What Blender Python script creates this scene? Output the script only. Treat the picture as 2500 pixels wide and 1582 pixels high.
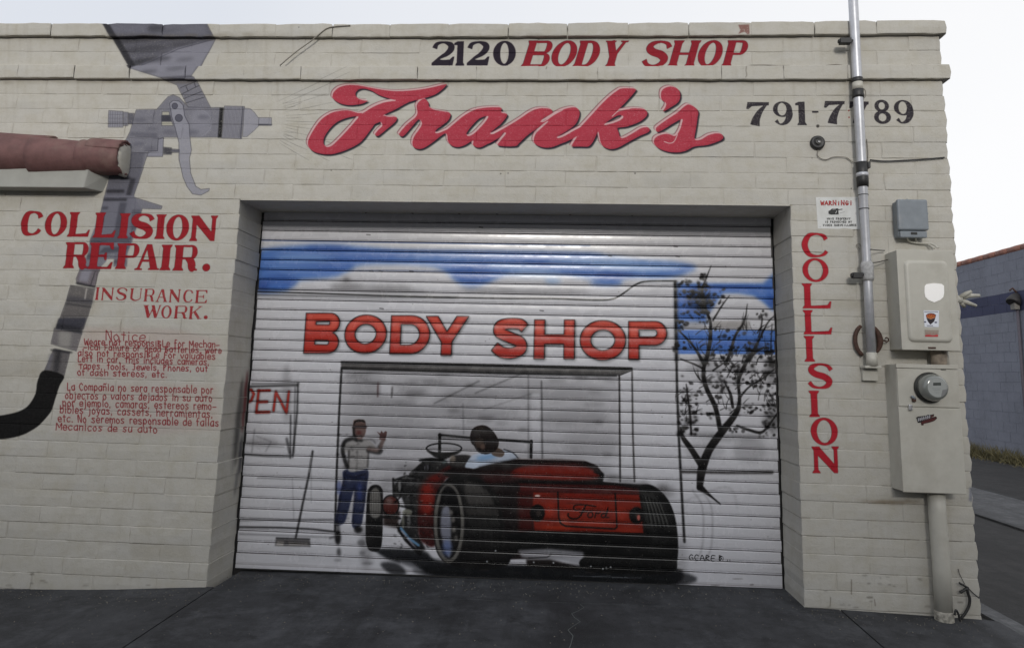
import bpy, math, random
import numpy as np
from math import sin, cos, pi, radians
random.seed(7); rng = np.random.default_rng(7)
SC = bpy.context.scene
for o in list(bpy.data.objects): bpy.data.objects.remove(o)
COL = SC.collection

# ------------------------------------------------------------------ camera, sky, sun, exposure
FOC = 1733.0; PCX, PCY = 1250.0, 644.0           # pinhole of the 2500 x 1582 photograph
CAMP = np.array([-2.49209, -4.54639, 1.21247]); PIT, YAW, ROL = 0.15454, 0.06332, -0.02577
def _rot(p, y, r):
    Rz = np.array([[cos(y), -sin(y), 0], [sin(y), cos(y), 0], [0, 0, 1]])
    Rx = np.array([[1, 0, 0], [0, cos(p), -sin(p)], [0, sin(p), cos(p)]])
    Ry = np.array([[cos(r), 0, sin(r)], [0, 1, 0], [-sin(r), 0, cos(r)]])
    return Rz @ Rx @ Ry
RM = _rot(PIT, YAW, ROL)
cam = bpy.data.objects.new('camera', bpy.data.cameras.new('camera')); COL.objects.link(cam)
from mathutils import Matrix, Vector, noise
cam.matrix_world = Matrix(((RM[0, 0], RM[0, 2], -RM[0, 1], CAMP[0]), (RM[1, 0], RM[1, 2], -RM[1, 1], CAMP[1]),
                           (RM[2, 0], RM[2, 2], -RM[2, 1], CAMP[2]), (0, 0, 0, 1)))
cam.data.sensor_width = 36.0; cam.data.lens = 36.0 * FOC / 2500.0
cam.data.shift_y = -(791.0 - PCY) / 2500.0
cam.data.clip_start = 0.05; cam.data.clip_end = 500
SC.camera = cam

SUN_EL, SUN_AZ = radians(17), radians(-91)        # low soft sun behind the photographer, standing in for the camera flash
w = bpy.data.worlds.new('World'); SC.world = w; w.use_nodes = True
nt = w.node_tree; nt.nodes.clear()
sky = nt.nodes.new('ShaderNodeTexSky'); sky.sky_type = 'NISHITA'; sky.sun_disc = False
sky.sun_elevation = SUN_EL; sky.sun_rotation = radians(181)
sky.air_density = 1.0; sky.dust_density = 4.0; sky.ozone_density = 1.0
hs = nt.nodes.new('ShaderNodeHueSaturation'); hs.inputs['Saturation'].default_value = 0.35
mx = nt.nodes.new('ShaderNodeMix'); mx.data_type = 'RGBA'; mx.inputs[0].default_value = 0.85
mx.inputs[7].default_value = (9.3, 9.45, 10.0, 1)      # thin even overcast over the clear sky
tc = nt.nodes.new('ShaderNodeTexCoord'); dt = nt.nodes.new('ShaderNodeVectorMath'); dt.operation = 'DOT_PRODUCT'; dt.inputs[1].default_value = (.86, .42, -.1)
cn = nt.nodes.new('ShaderNodeTexNoise'); cn.inputs['Scale'].default_value = 2.2; cn.inputs['Detail'].default_value = 5; nt.links.new(tc.outputs['Generated'], cn.inputs['Vector']); nt.links.new(tc.outputs['Generated'], dt.inputs[0])
ma = nt.nodes.new('ShaderNodeMath'); ma.operation = 'MULTIPLY_ADD'; nt.links.new(cn.outputs['Fac'], ma.inputs[0]); ma.inputs[1].default_value = .35; nt.links.new(dt.outputs['Value'], ma.inputs[2])
cr_ = nt.nodes.new('ShaderNodeValToRGB'); cr_.color_ramp.elements[0].position = .1; cr_.color_ramp.elements[0].color = (.88, .92, 1.0, 1); cr_.color_ramp.elements[1].position = .95; cr_.color_ramp.elements[1].color = (1.18, 1.18, 1.19, 1); nt.links.new(ma.outputs[0], cr_.inputs[0])
sc10 = nt.nodes.new('ShaderNodeVectorMath'); sc10.operation = 'SCALE'; sc10.inputs[3].default_value = 9.3; nt.links.new(cr_.outputs[0], sc10.inputs[0]); nt.links.new(sc10.outputs[0], mx.inputs[7])
bg = nt.nodes.new('ShaderNodeBackground'); bg.inputs[1].default_value = 0.1
wo = nt.nodes.new('ShaderNodeOutputWorld')
nt.links.new(sky.outputs[0], hs.inputs['Color']); nt.links.new(hs.outputs[0], mx.inputs[6])
nt.links.new(mx.outputs[2], bg.inputs[0]); nt.links.new(bg.outputs[0], wo.inputs[0])
sl = bpy.data.lights.new('sun', 'SUN'); sl.energy = 1.5; sl.angle = radians(10); sl.color = (1.0, 0.96, 0.9)
so = bpy.data.objects.new('sun', sl); COL.objects.link(so)
sd = Vector((cos(SUN_EL) * cos(SUN_AZ), cos(SUN_EL) * sin(SUN_AZ), sin(SUN_EL)))
so.rotation_euler = sd.to_track_quat('Z', 'Y').to_euler(); so.location = (-2.4, -12, 8)
SC.view_settings.view_transform = 'Standard'; SC.view_settings.look = 'None'
SC.view_settings.exposure = 0.0; SC.view_settings.gamma = 1.0; SC.view_settings.use_curve_mapping = False

# ------------------------------------------------------------------ measuring helpers
def at(px, py, Y=0.0):                            # the point of plane y = Y seen at a photo pixel
    d = RM @ np.array([(px - PCX) / FOC, 1.0, -(py - PCY) / FOC])
    t = (Y - CAMP[1]) / d[1]; q = CAMP + t * d
    return float(q[0]), float(q[2])
def at_many(P, Y=0.0):
    P = np.asarray(P, float)
    d = np.stack([(P[:, 0] - PCX) / FOC, np.ones(len(P)), -(P[:, 1] - PCY) / FOC], 1) @ RM.T
    t = (Y - CAMP[1]) / d[:, 1]
    return np.stack([CAMP[0] + t * d[:, 0], CAMP[2] + t * d[:, 2]], 1)

# ------------------------------------------------------------------ object helpers
def tag(o, label=None, cat=None, group=None, kind=None):
    if label: o['label'] = label
    if cat: o['category'] = cat
    if group: o['group'] = group
    if kind: o['kind'] = kind
    return o
def empty(name, loc=(0, 0, 0), parent=None):
    o = bpy.data.objects.new(name, None); COL.objects.link(o); o.location = loc; o.parent = parent
    o.empty_display_size = 0.1
    return o
class MB:
    def __init__(s): s.v = []; s.f = []
    def add(s, V, F):
        b = len(s.v); s.v += [tuple(map(float, p)) for p in V]; s.f += [tuple(i + b for i in f) for f in F]; return s
    def box(s, x0, x1, y0, y1, z0, z1):
        return s.add([(x0, y0, z0), (x1, y0, z0), (x1, y1, z0), (x0, y1, z0), (x0, y0, z1), (x1, y0, z1), (x1, y1, z1), (x0, y1, z1)],
                     [(0, 3, 2, 1), (4, 5, 6, 7), (0, 1, 5, 4), (1, 2, 6, 5), (2, 3, 7, 6), (3, 0, 4, 7)])
    def tube(s, P, r, n=10, cap=True):
        P = [Vector(p) for p in P]; R = r if hasattr(r, '__len__') else [r] * len(P)
        ref = None; V = []
        for i, p in enumerate(P):
            t = (P[min(i + 1, len(P) - 1)] - P[max(i - 1, 0)]).normalized()
            if ref is None:
                ref = t.orthogonal().normalized()
            a = (ref - t * ref.dot(t)).normalized(); ref = a; b = t.cross(a)
            V += [p + (a * cos(2 * pi * k / n) + b * sin(2 * pi * k / n)) * R[i] for k in range(n)]
        F = [(i * n + k, i * n + (k + 1) % n, (i + 1) * n + (k + 1) % n, (i + 1) * n + k) for i in range(len(P) - 1) for k in range(n)]
        if cap: F += [tuple(range(n - 1, -1, -1)), tuple((len(P) - 1) * n + k for k in range(n))]
        return s.add(V, F)
    def lathe(s, c, axis, prof, n=28):            # prof: (distance along axis, radius)
        a = Vector(axis).normalized(); u = a.orthogonal().normalized(); v = a.cross(u); c = Vector(c); V = []
        for d, r in prof: V += [c + a * d + (u * cos(2 * pi * k / n) + v * sin(2 * pi * k / n)) * max(r, 1e-4) for k in range(n)]
        m = len(prof)
        F = [(i * n + k, i * n + (k + 1) % n, (i + 1) * n + (k + 1) % n, (i + 1) * n + k) for i in range(m - 1) for k in range(n)]
        F += [tuple(range(n - 1, -1, -1)), tuple((m - 1) * n + k for k in range(n))]
        return s.add(V, F)
    def mesh(s, name, m, smooth=False):
        me = bpy.data.meshes.new(name); me.from_pydata(s.v, [], s.f); me.update()
        if m: me.materials.append(m)
        if smooth: me.polygons.foreach_set('use_smooth', [len(f) <= 4 for f in s.f])
        return me
    def build(s, name, m, parent=None, smooth=False, loc=None, bevel=0, kind=None):
        o = bpy.data.objects.new(name, s.mesh(name, m, smooth)); COL.objects.link(o); o.parent = parent
        if loc: o.location = loc
        if bevel:
            b = o.modifiers.new('bevel', 'BEVEL'); b.width = bevel; b.segments = 3; b.limit_method = 'ANGLE'
        if kind: o['kind'] = kind
        return o

# ------------------------------------------------------------------ painter: raster canvases in wall metres
def srgb2lin(c): return ((c + 0.055) / 1.055) ** 2.4 if c > 0.04045 else c / 12.92
def lin2srgb(c): return 1.055 * c ** (1 / 2.4) - 0.055 if c > 0.0031308 else 12.92 * c
def pc(r, g, b, k=1.0):                           # photographed colour -> paint colour (divide by the light on it)
    return tuple(min(0.98, lin2srgb(srgb2lin(v / 255.0) / k)) for v in (r, g, b))
def _conv(m, k, ax):
    r = len(k) // 2; pad = [(0, 0), (0, 0)]; pad[ax] = (r, r); p = np.pad(m, pad); out = np.zeros_like(m)
    n = m.shape[ax]
    for i, kk in enumerate(k):
        out += kk * (p[i:i + n] if ax == 0 else p[:, i:i + n])
    return out
def smooth_closed(P, n=5):
    P = np.asarray(P, float); N = len(P); out = []
    for i in range(N):
        p0, p1, p2, p3 = P[i - 1], P[i], P[(i + 1) % N], P[(i + 2) % N]
        for t in np.arange(n) / n:
            out.append(0.5 * (2 * p1 + (p2 - p0) * t + (2 * p0 - 5 * p1 + 4 * p2 - p3) * t * t + (3 * p1 - p0 - 3 * p2 + p3) * t ** 3))
    return np.array(out)
def smooth_open(P, n=6):
    P = np.asarray(P, float)
    if len(P) < 3: return P
    Q = np.vstack([2 * P[0] - P[1], P, 2 * P[-1] - P[-2]]); out = []
    for i in range(1, len(Q) - 2):
        p0, p1, p2, p3 = Q[i - 1], Q[i], Q[i + 1], Q[i + 2]
        for t in np.arange(n) / n:
            out.append(0.5 * (2 * p1 + (p2 - p0) * t + (2 * p0 - 5 * p1 + 4 * p2 - p3) * t * t + (3 * p1 - p0 - 3 * p2 + p3) * t ** 3))
    out.append(P[-1]); return np.array(out)
class Canvas:
    def __init__(s, x0, x1, z0, z1, res, Y, rgb=None):
        s.x0, s.z1, s.res, s.Y = x0, z1, res, Y
        s.W = int((x1 - x0) / res); s.H = int((z1 - z0) / res); s.x1 = x0 + s.W * res; s.z0 = z1 - s.H * res
        s.c = np.zeros((s.H, s.W, 3), np.float32); s.a = np.zeros((s.H, s.W), np.float32)
        if rgb is not None: s.c[:] = rgb; s.a[:] = 1
    def m2p(s, P): P = np.asarray(P, float); return np.stack([(P[:, 0] - s.x0) / s.res, (s.z1 - P[:, 1]) / s.res], 1)
    def px(s, P): return s.m2p(at_many(P, s.Y))                        # photo pixels -> canvas pixels
    def scale(s, px, py):                                            # canvas pixels per photo pixel, locally
        a = s.px([(px, py), (px + 10, py)]); return float(np.hypot(*(a[1] - a[0])) / 10)
    # --- masks are (x, y, array)
    def fill(s, contours, ss=3):
        C = [np.asarray(c, float) for c in contours]; A = np.vstack(C)
        x0 = max(int(A[:, 0].min()) - 1, 0); x1 = min(int(A[:, 0].max()) + 2, s.W); y0 = max(int(A[:, 1].min()) - 1, 0); y1 = min(int(A[:, 1].max()) + 2, s.H)
        if x1 <= x0 or y1 <= y0: return None
        w, h = x1 - x0, y1 - y0; m = np.zeros((h, w + 2))
        E0 = np.vstack(C); E1 = np.vstack([np.roll(c, -1, 0) for c in C])
        ax, ay, bx, by = E0[:, 0], E0[:, 1], E1[:, 0], E1[:, 1]
        for j in range(h * ss):
            y = y0 + (j + 0.5) / ss; k = ((ay <= y) & (by > y)) | ((by <= y) & (ay > y))
            if not k.any(): continue
            xs = np.sort(ax[k] + (y - ay[k]) / (by[k] - ay[k]) * (bx[k] - ax[k])) - x0; xs = np.clip(xs, 0, w)
            row = m[j // ss]
            for a, b in zip(xs[::2], xs[1::2]):
                ia, ib = int(a), int(b)
                if ia == ib: row[ia] += b - a
                else:
                    row[ia] += ia + 1 - a; row[ia + 1:ib] += 1
                    if ib <= w: row[ib] += b - ib
        return x0, y0, np.clip(m[:, :w] / ss, 0, 1)
    def paint(s, mk, col, alpha=1.0, soft=0.0, rough=0.0):
        if mk is None: return
        x, y, m = mk
        if soft > 0.3:
            r = int(math.ceil(2.5 * soft)); X0 = max(x - r, 0); Y0 = max(y - r, 0); X1 = min(x + m.shape[1] + r, s.W); Y1 = min(y + m.shape[0] + r, s.H)
            M = np.zeros((Y1 - Y0, X1 - X0)); M[y - Y0:y - Y0 + m.shape[0], x - X0:x - X0 + m.shape[1]] = m; m = _conv(_conv(M, *_k(soft), 0), *_k(soft), 1); x, y = X0, Y0
        m = m * alpha; h, w_ = m.shape
        if rough > 0:
            n = NOI[(y % 512):(y % 512) + h, (x % 512):(x % 512) + w_]
            if n.shape == m.shape: m = m * (1 - rough * n)
        A = s.a[y:y + h, x:x + w_]; Cc = s.c[y:y + h, x:x + w_]
        na = m + A * (1 - m); k = np.where(na > 1e-5, m / np.maximum(na, 1e-5), 0)[..., None]
        Cc[:] = Cc * (1 - k) + np.array(col, np.float32) * k; A[:] = na
    def poly(s, P, col, alpha=1, soft=0, smooth=False, holes=(), rough=0.0, conv=None):
        f = conv or s.px; q = f(P); q = smooth_closed(q) if smooth else q
        s.paint(s.fill([q] + [(smooth_closed(f(h)) if smooth else f(h)) for h in holes]), col, alpha, soft, rough)
    def stroke_q(s, Q, Wd, col, alpha=1, soft=0, rough=0.0):           # Q canvas pixels, Wd full widths in canvas pixels
        Q = np.asarray(Q, float); Wd = np.asarray(Wd, float) * 0.5
        x0 = max(int((Q[:, 0] - Wd).min()) - 2, 0); x1 = min(int((Q[:, 0] + Wd).max()) + 3, s.W); y0 = max(int((Q[:, 1] - Wd).min()) - 2, 0); y1 = min(int((Q[:, 1] + Wd).max()) + 3, s.H)
        if x1 <= x0 or y1 <= y0: return
        m = np.zeros((y1 - y0, x1 - x0))
        for i in range(len(Q) - 1):
            a, b = Q[i], Q[i + 1]; wa, wb = Wd[i], Wd[i + 1]; ww = max(wa, wb) + 1.5
            sx0 = max(int(min(a[0], b[0]) - ww), x0); sx1 = min(int(max(a[0], b[0]) + ww) + 2, x1); sy0 = max(int(min(a[1], b[1]) - ww), y0); sy1 = min(int(max(a[1], b[1]) + ww) + 2, y1)
            if sx1 <= sx0 or sy1 <= sy0: continue
            yy, xx = np.mgrid[sy0:sy1, sx0:sx1] + 0.5; d = b - a; L = max(d @ d, 1e-9)
            t = np.clip(((xx - a[0]) * d[0] + (yy - a[1]) * d[1]) / L, 0, 1)
            ds = np.hypot(xx - a[0] - t * d[0], yy - a[1] - t * d[1])
            v = np.clip(wa + t * (wb - wa) - ds + 0.5, 0, 1); sub = m[sy0 - y0:sy1 - y0, sx0 - x0:sx1 - x0]; np.maximum(sub, v, out=sub)
        s.paint((x0, y0, m), col, alpha, soft, rough)
    def stroke(s, P, wd, col, alpha=1, soft=0, smooth=False, rough=0.0):   # photo pixels; third value = width there
        P = [tuple(p) + (wd,) if len(p) == 2 else tuple(p) for p in P]; k = s.scale(P[0][0], P[0][1])
        q = s.px([p[:2] for p in P]); A = np.column_stack([q, np.array([p[2] for p in P]) * k])
        if smooth: A = smooth_open(A)
        s.stroke_q(A[:, :2], A[:, 2], col, alpha, soft * k, rough)
    def blob(s, px, py, rx, ry, col, alpha=1, soft=2, ang=0):
        t = np.linspace(0, 2 * pi, 26)[:-1]; ca, sa = cos(ang), sin(ang)
        P = [(px + rx * cos(u) * ca - ry * sin(u) * sa, py + rx * cos(u) * sa + ry * sin(u) * ca) for u in t]
        s.poly(P, col, alpha, soft * s.scale(px, py))
    def ring(s, px, py, rx, ry, wd, col, alpha=1, soft=0, a0=0, a1=2 * pi):
        t = np.linspace(a0, a1, 28); s.stroke([(px + rx * cos(u), py + ry * sin(u)) for u in t], wd, col, alpha, soft)
    def image(s, name, alpha=True):
        im = bpy.data.images.new(name, s.W, s.H, alpha=True)
        A = np.ones((s.H, s.W, 4), np.float32); A[..., :3] = np.clip(s.c, 0, 1); A[..., 3] = np.clip(s.a, 0, 1) if alpha else 1
        im.alpha_mode = 'CHANNEL_PACKED'
        im.pixels.foreach_set(A[::-1].ravel()); im.update(); im.pack(); return im
def _k(sg):
    r = int(math.ceil(2.5 * sg)); k = np.exp(-0.5 * (np.arange(-r, r + 1) / sg) ** 2); return (k / k.sum(),)
_n = rng.random((2600, 3200)).astype(np.float32)
_n = (_n + np.roll(_n, 1, 0) + np.roll(_n, 1, 1) + np.roll(_n, (1, 1), (0, 1))) / 4; NOI = np.clip((_n - 0.6) * 4.5, 0, 1)

# ------------------------------------------------------------------ lettering
def el(cx, cy, rx, ry, n=36, a0=0.0, a1=2 * pi):
    return [(cx + rx * cos(t), cy + ry * sin(t)) for t in np.linspace(a0, a1, n, endpoint=(a1 - a0 < 6.2))]
def stk(P, smooth=True):                           # variable width stroke as a polygon (unit letter space)
    A = np.array(P, float); A = smooth_open(A, 6) if smooth else A
    d = np.gradient(A[:, :2], axis=0); d /= np.maximum(np.hypot(d[:, 0], d[:, 1]), 1e-9)[:, None]; n = np.stack([-d[:, 1], d[:, 0]], 1)
    h = A[:, 2:3] / 2; return [tuple(p) for p in np.vstack([A[:, :2] + n * h, (A[:, :2] - n * h)[::-1]])]
def stem(x, y0, y1, t, s, top=True, bot=True):
    L = [(x - t / 2, y0), (x + t / 2, y0), (x + t / 2, y1), (x - t / 2, y1)]; out = [L]
    e = 0.05; f = 0.13
    if top: out.append([(x - t / 2 - s, y0), (x + t / 2 + s, y0), (x + t / 2 + s * 0.8, y0 + e), (x + t / 2, y0 + f), (x - t / 2, y0 + f), (x - t / 2 - s * 0.8, y0 + e)])
    if bot: out.append([(x - t / 2 - s, y1), (x + t / 2 + s, y1), (x + t / 2 + s * 0.8, y1 - e), (x + t / 2, y1 - f), (x - t / 2, y1 - f), (x - t / 2 - s * 0.8, y1 - e)])
    return out
def glyph(c, w, t, n, s):                          # w = width in letter heights; returns [(fills, holes)]
    xl = s + t / 2
    if c == 'I' : return stem(w / 2, 0, 1, t, s), []
    if c == '1': return stem(w * .58, 0, 1, t, s, top=False) + [[(w * .58 - t / 2 - .12, .07), (w * .58 - t / 2 + .02, 0), (w * .58, 0), (w * .58, .16), (w * .58 - t / 2 - .12, .16)]], []
    if c in 'O0': return [el(w / 2, .5, w / 2, .51)], [el(w / 2, .5, w / 2 - t * .92, .5 - n)]
    if c == 'C': return [stk([(w * .96, .27, t * .75), (w * .86, .12, t * .55), (w * .6, .045, n), (w * .3, .12, t * .75), (w * .02 + t / 2, .5, t), (w * .3, .88, t * .75), (w * .62, .955, n), (w * .86, .88, t * .5), (w * .97, .75, t * .6)])], []
    if c == 'L': return stem(xl, 0, 1, t, s) + [[(xl, 1), (w - .05, 1), (w, .72), (w - .05, .72), (w - .14, .86), (xl, .93 - n * .3)]], []
    if c == 'S': return [stk([(w * .93, .27, t * .7), (w * .8, .11, t * .5), (w * .5, .045, n), (w * .22, .12, t * .7), (w * .14, .27, t * .95), (w * .3, .42, t), (w * .65, .53, t * 1.05), (w * .84, .7, t), (w * .75, .88, t * .75), (w * .48, .955, n), (w * .2, .9, t * .5), (w * .05, .74, t * .65)])], []
    if c == 'N': return stem(s + n / 2 + t * .25, 0, 1, max(n, t * .62), s) + stem(w - s - n / 2, 0, 1, max(n, t * .55), s * .9, bot=False) + [[(s * .3, 0), (s + t * .95, 0), (w - s, .78), (w - s + n * .2, 1), (w - s - t * .45, 1), (s + t * .2, .2)]], []
    if c == 'R' or c == 'P' or c == 'B' or c == 'D':
        F = stem(xl, 0, 1, t, s); H = []
        x0 = xl + t / 2
        if c == 'D':
            F.append([(xl, 0), (w * .5, 0)] + el(w * .5, .5, w * .5, .5, 20, -pi / 2, pi / 2) + [(xl, 1)]); H.append([(x0, n)] + el(w * .5, .5, w * .5 - t, .5 - n, 20, -pi / 2, pi / 2) + [(x0, 1 - n)])
            return F, H
        yb = .56 if c != 'B' else .5
        r = yb / 2; cx = w - r * .95 - (.04 if c == 'B' else .0) if w > .6 else w * .55; rx = w - cx - (.04 if c == 'B' else .03)
        F.append([(xl, 0), (cx, 0)] + el(cx, r, rx, r, 16, -pi / 2, pi / 2) + [(xl, yb)]); H.append([(x0, n), (cx, n)] + el(cx, r, max(rx - t * .9, .03), r - n, 16, -pi / 2, pi / 2) + [(x0, yb - n)])
        if c == 'B':
            r2 = (1 - yb + n * .3) / 2; cy = 1 - r2; cx2 = w - r2 * .95; rx2 = w - cx2
            F.append([(xl, 1 - 2 * r2), (cx2, 1 - 2 * r2)] + el(cx2, cy, rx2, r2, 16, -pi / 2, pi / 2) + [(xl, 1)]); H.append([(x0, 1 - 2 * r2 + n), (cx2, 1 - 2 * r2 + n)] + el(cx2, cy, max(rx2 - t * .9, .03), r2 - n, 16, -pi / 2, pi / 2) + [(x0, 1 - n)])
        if c == 'R':
            F.append(stk([(w * .58, yb - n, t * .8), (w * .74, .68, t), (w * .8, .9, t), (w * .9, .97, t * .55)])); F.append([(w * .72, .93), (w, .93), (w, 1), (w * .76, 1)])
        return F, H
    if c == 'E': return stem(xl, 0, 1, t, s) + [[(xl, 0), (w * .95, 0), (w * .98, .25), (w * .9, .25), (w * .8, n + .02), (xl, n)], [(xl, .5 - n / 2), (w * .62, .5 - n / 2), (w * .66, .38), (w * .72, .38), (w * .72, .66), (w * .66, .66), (w * .62, .5 + n / 2), (xl, .5 + n / 2)], [(xl, 1), (w * .95, 1), (w, .74), (w * .94, .74), (w * .8, 1 - n), (xl, 1 - n)]], []
    if c == 'A': return [[(w * .42, 0), (w * .62, 0), (w * .93, .94), (w, .94), (w, 1), (w * .93 - t - .08, 1), (w * .93 - t - .06, .94), (w * .93 - t, .92), (w * .45, .2), (w * .2, .93), (w * .3, .95), (w * .3, 1), (0, 1), (0, .95), (w * .1, .92)], [(w * .27, .6), (w * .75, .6), (w * .75, .6 + n), (w * .25, .6 + n)]], []
    if c == 'U': return stem(xl, 0, .7, t, s, bot=False) + stem(w - s - n / 2, 0, .7, n, s, bot=False) + [stk([(xl, .6, t), (xl + .02, .8, t * .9), (w * .5, .96, n * 1.3), (w - s - n / 2 - .03, .82, n), (w - s - n / 2, .6, n)])], []
    if c == 'W': return [[(0, 0), (w * .3, 0), (w * .3, .06), (w * .25, .08), (w * .4, .7), (w * .5, .25), (w * .45, 0), (w * .62, 0), (w * .78, .7), (w * .88, .08), (w * .84, 0), (w, 0), (w * .95, .08), (w * .78, 1), (w * .66, 1), (w * .52, .45), (w * .38, 1), (w * .26, 1), (w * .06, .08)]], []
    if c == 'K': return stem(xl, 0, 1, t, s) + [stk([(xl, .62, n), (w * .9, .02, n * 1.1)], False), stk([(w * .42, .42, t), (w * .8, .95, t)], False), [(w * .66, .94), (w, .94), (w, 1), (w * .68, 1)], [(w * .66, 0), (w, 0), (w, .05), (w * .7, .06)]], []
    if c == 'H': return stem(xl, 0, 1, t, s) + stem(w - xl, 0, 1, t, s) + [[(xl, .5 - n / 2), (w - xl, .5 - n / 2), (w - xl, .5 + n / 2), (xl, .5 + n / 2)]], []
    if c == 'Y': return stem(w / 2, .5, 1, t, s, top=False) + [stk([(t * .7, .02, t), (w / 2, .6, t * .95)], False), stk([(w - t * .5, .02, n * 1.1), (w / 2 + .02, .6, n * 1.4)], False), [(0, 0), (t * 1.5, 0), (t * 1.4, .06), (0.03, .06)], [(w - t * 1.1, 0), (w, 0), (w - .03, .06), (w - t, .06)]], []
    if c == '.': return [el(w / 2, .5, w / 2, .5)], []
    if c == '-': return [[(0, 0), (w, 0), (w, 1), (0, 1)]], []
    if c == '2': return [stk([(w * .1, .3, t * .8), (w * .2, .12, t * .6), (w * .5, .05, n * 1.2), (w * .8, .15, t * .9), (w * .84, .32, t), (w * .66, .52, t * .8), (w * .3, .72, n * 1.4), (w * .08, .93, n)]), [(0, 1), (0, .9), (w * .2, .74), (w * .5, .78), (w * .8, .76), (w * .93, .64), (w, .64), (w * .93, 1)]], []
    if c == '7': return [[(0, .3), (w * .06, .02), (w, .02), (w * .98, .16), (w * .25, .2), (w * .1, .32)], stk([(w * .9, .1, n), (w * .6, .42, t * .8), (w * .42, .75, t * 1.2), (w * .36, 1.0, t * 1.5)])], []
    if c == '8': return [el(w / 2, .26, w * .43, .26), el(w / 2, .73, w * .5, .28)], [el(w / 2, .26, w * .18, .15), el(w / 2, .74, w * .22, .16)]
    if c == '9': return [el(w * .48, .33, w * .48, .33), stk([(w * .8, .3, t * .95), (w * .82, .6, t), (w * .65, .87, t * .7), (w * .35, .96, n), (w * .14, .8, t * .6)])], [el(w * .46, .33, w * .46 - t * .72, .33 - n)]
    return [], []
def sans(c, w, t):
    x = t / 2
    if c == 'O': return [el(w / 2, .5, w / 2, .5)], [el(w / 2, .5, w / 2 - t, .5 - t * .9)]
    if c == 'H': return [stk([(x, 0, t), (x, 1, t)], False), stk([(w - x, 0, t), (w - x, 1, t)], False), stk([(x, .5, t * .9), (w - x, .5, t * .9)], False)], []
    if c == 'S': return [stk([(w * .93, .24, t * .9), (w * .78, .14, t), (w * .45, .125, t), (w * .2, .2, t), (w * .2, .36, t), (w * .5, .48, t), (w * .8, .6, t), (w * .83, .78, t), (w * .58, .88, t), (w * .28, .86, t), (w * .06, .72, t * .9)])], []
    if c == 'Y': return [stk([(w * .5, .5, t), (w * .5, 1, t)], False), [(0, 0), (t * 1.15, 0), (w * .5 + t * .5, .62), (w * .5 - t * .5, .66)], [(w, 0), (w - t * 1.15, 0), (w * .5 - t * .5, .62), (w * .5 + t * .5, .66)]], []
    F = [stk([(x, 0, t), (x, 1, t)], False)]; H = []
    if c == 'D':
        F.append([(x, 0), (w * .5, 0)] + el(w * .5, .5, w * .5, .5, 20, -pi / 2, pi / 2) + [(x, 1)]); H.append([(t, t * .85)] + el(w * .48, .5, w * .52 - t, .5 - t * .85, 20, -pi / 2, pi / 2) + [(t, 1 - t * .85)])
    if c in 'PB':
        yb = .62 if c == 'P' else .5; r = yb / 2; cx = w - r; F.append([(x, 0)] + el(cx, r, r, r, 16, -pi / 2, pi / 2) + [(x, yb)]); H.append([(t, t * .8)] + el(cx - .02, r, max(r - t * .85, .03), max(r - t * .8, .05), 12, -pi / 2, pi / 2) + [(t, yb - t * .8)])
        if c == 'B':
            r = .26; cx = w - r; F.append([(x, 1 - 2 * r)] + el(cx, 1 - r, r, r, 16, -pi / 2, pi / 2) + [(x, 1)]); H.append([(t, 1 - 2 * r + t * .75)] + el(cx - .02, 1 - r, max(r - t * .85, .04), max(r - t * .8, .06), 12, -pi / 2, pi / 2) + [(t, 1 - t * .8)])
    return F, H
def letter_masks(cv, ch, xl, xr, yt, yb, t, n, s, slant=0.0, style='serif'):
    xm, ym = (xl + xr) / 2, (yt + yb) / 2
    A = at(xl, ym, cv.Y); B = at(xr, ym, cv.Y); T = at(xm, yt, cv.Y); Bo = at(xm, yb, cv.Y)
    H = T[1] - Bo[1]; w = (B[0] - A[0]) / H; tilt = (B[1] - A[1]) / (B[0] - A[0])
    F, Ho = glyph(ch, w, t, n, s) if style == 'serif' else sans(ch, w, t)
    def mp(P):
        P = np.asarray(P, float); X = A[0] + P[:, 0] * H + slant * (0.5 - P[:, 1]) * H; Z = T[1] - P[:, 1] * H + tilt * (X - (A[0] + B[0]) / 2)
        return cv.m2p(np.stack([X, Z], 1))
    full = np.zeros((1, 1)); ms = [cv.fill([mp(f)]) for f in F]; hs_ = [cv.fill([mp(h)]) for h in Ho]; ms = [m for m in ms if m]; hs_ = [m for m in hs_ if m]
    if not ms: return None
    x0 = min(m[0] for m in ms); y0 = min(m[1] for m in ms); x1 = max(m[0] + m[2].shape[1] for m in ms); y1 = max(m[1] + m[2].shape[0] for m in ms)
    M = np.zeros((y1 - y0, x1 - x0))
    for X, Y, m in ms: sub = M[Y - y0:Y - y0 + m.shape[0], X - x0:X - x0 + m.shape[1]]; np.maximum(sub, m, out=sub)
    for X, Y, m in hs_:
        X2, Y2 = max(X, x0), max(Y, y0); X3, Y3 = min(X + m.shape[1], x1), min(Y + m.shape[0], y1)
        if X3 > X2 and Y3 > Y2: M[Y2 - y0:Y3 - y0, X2 - x0:X3 - x0] *= 1 - m[Y2 - Y:Y3 - Y, X2 - X:X3 - X]
    return x0, y0, M
def shift(mk, dx, dy): return None if mk is None else (mk[0] + int(round(dx)), mk[1] + int(round(dy)), mk[2])
def word(cv, txt, boxes, col, ox, oy, k, t=.25, n=.08, s=.07, slant=0, edge=None, style='serif', rough=.22):
    for ch, (xl, xr, yt, yb) in zip(txt, boxes):
        mk = letter_masks(cv, ch, ox + xl * k, ox + xr * k, oy + yt * k, oy + yb * k, t, n, s, slant, style)
        if edge: cv.paint(mk, edge, 1, 0.9); cv.paint(shift(mk, -1, 0), edge, .8)
        cv.paint(mk, col, 0.97, rough=rough)
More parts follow.
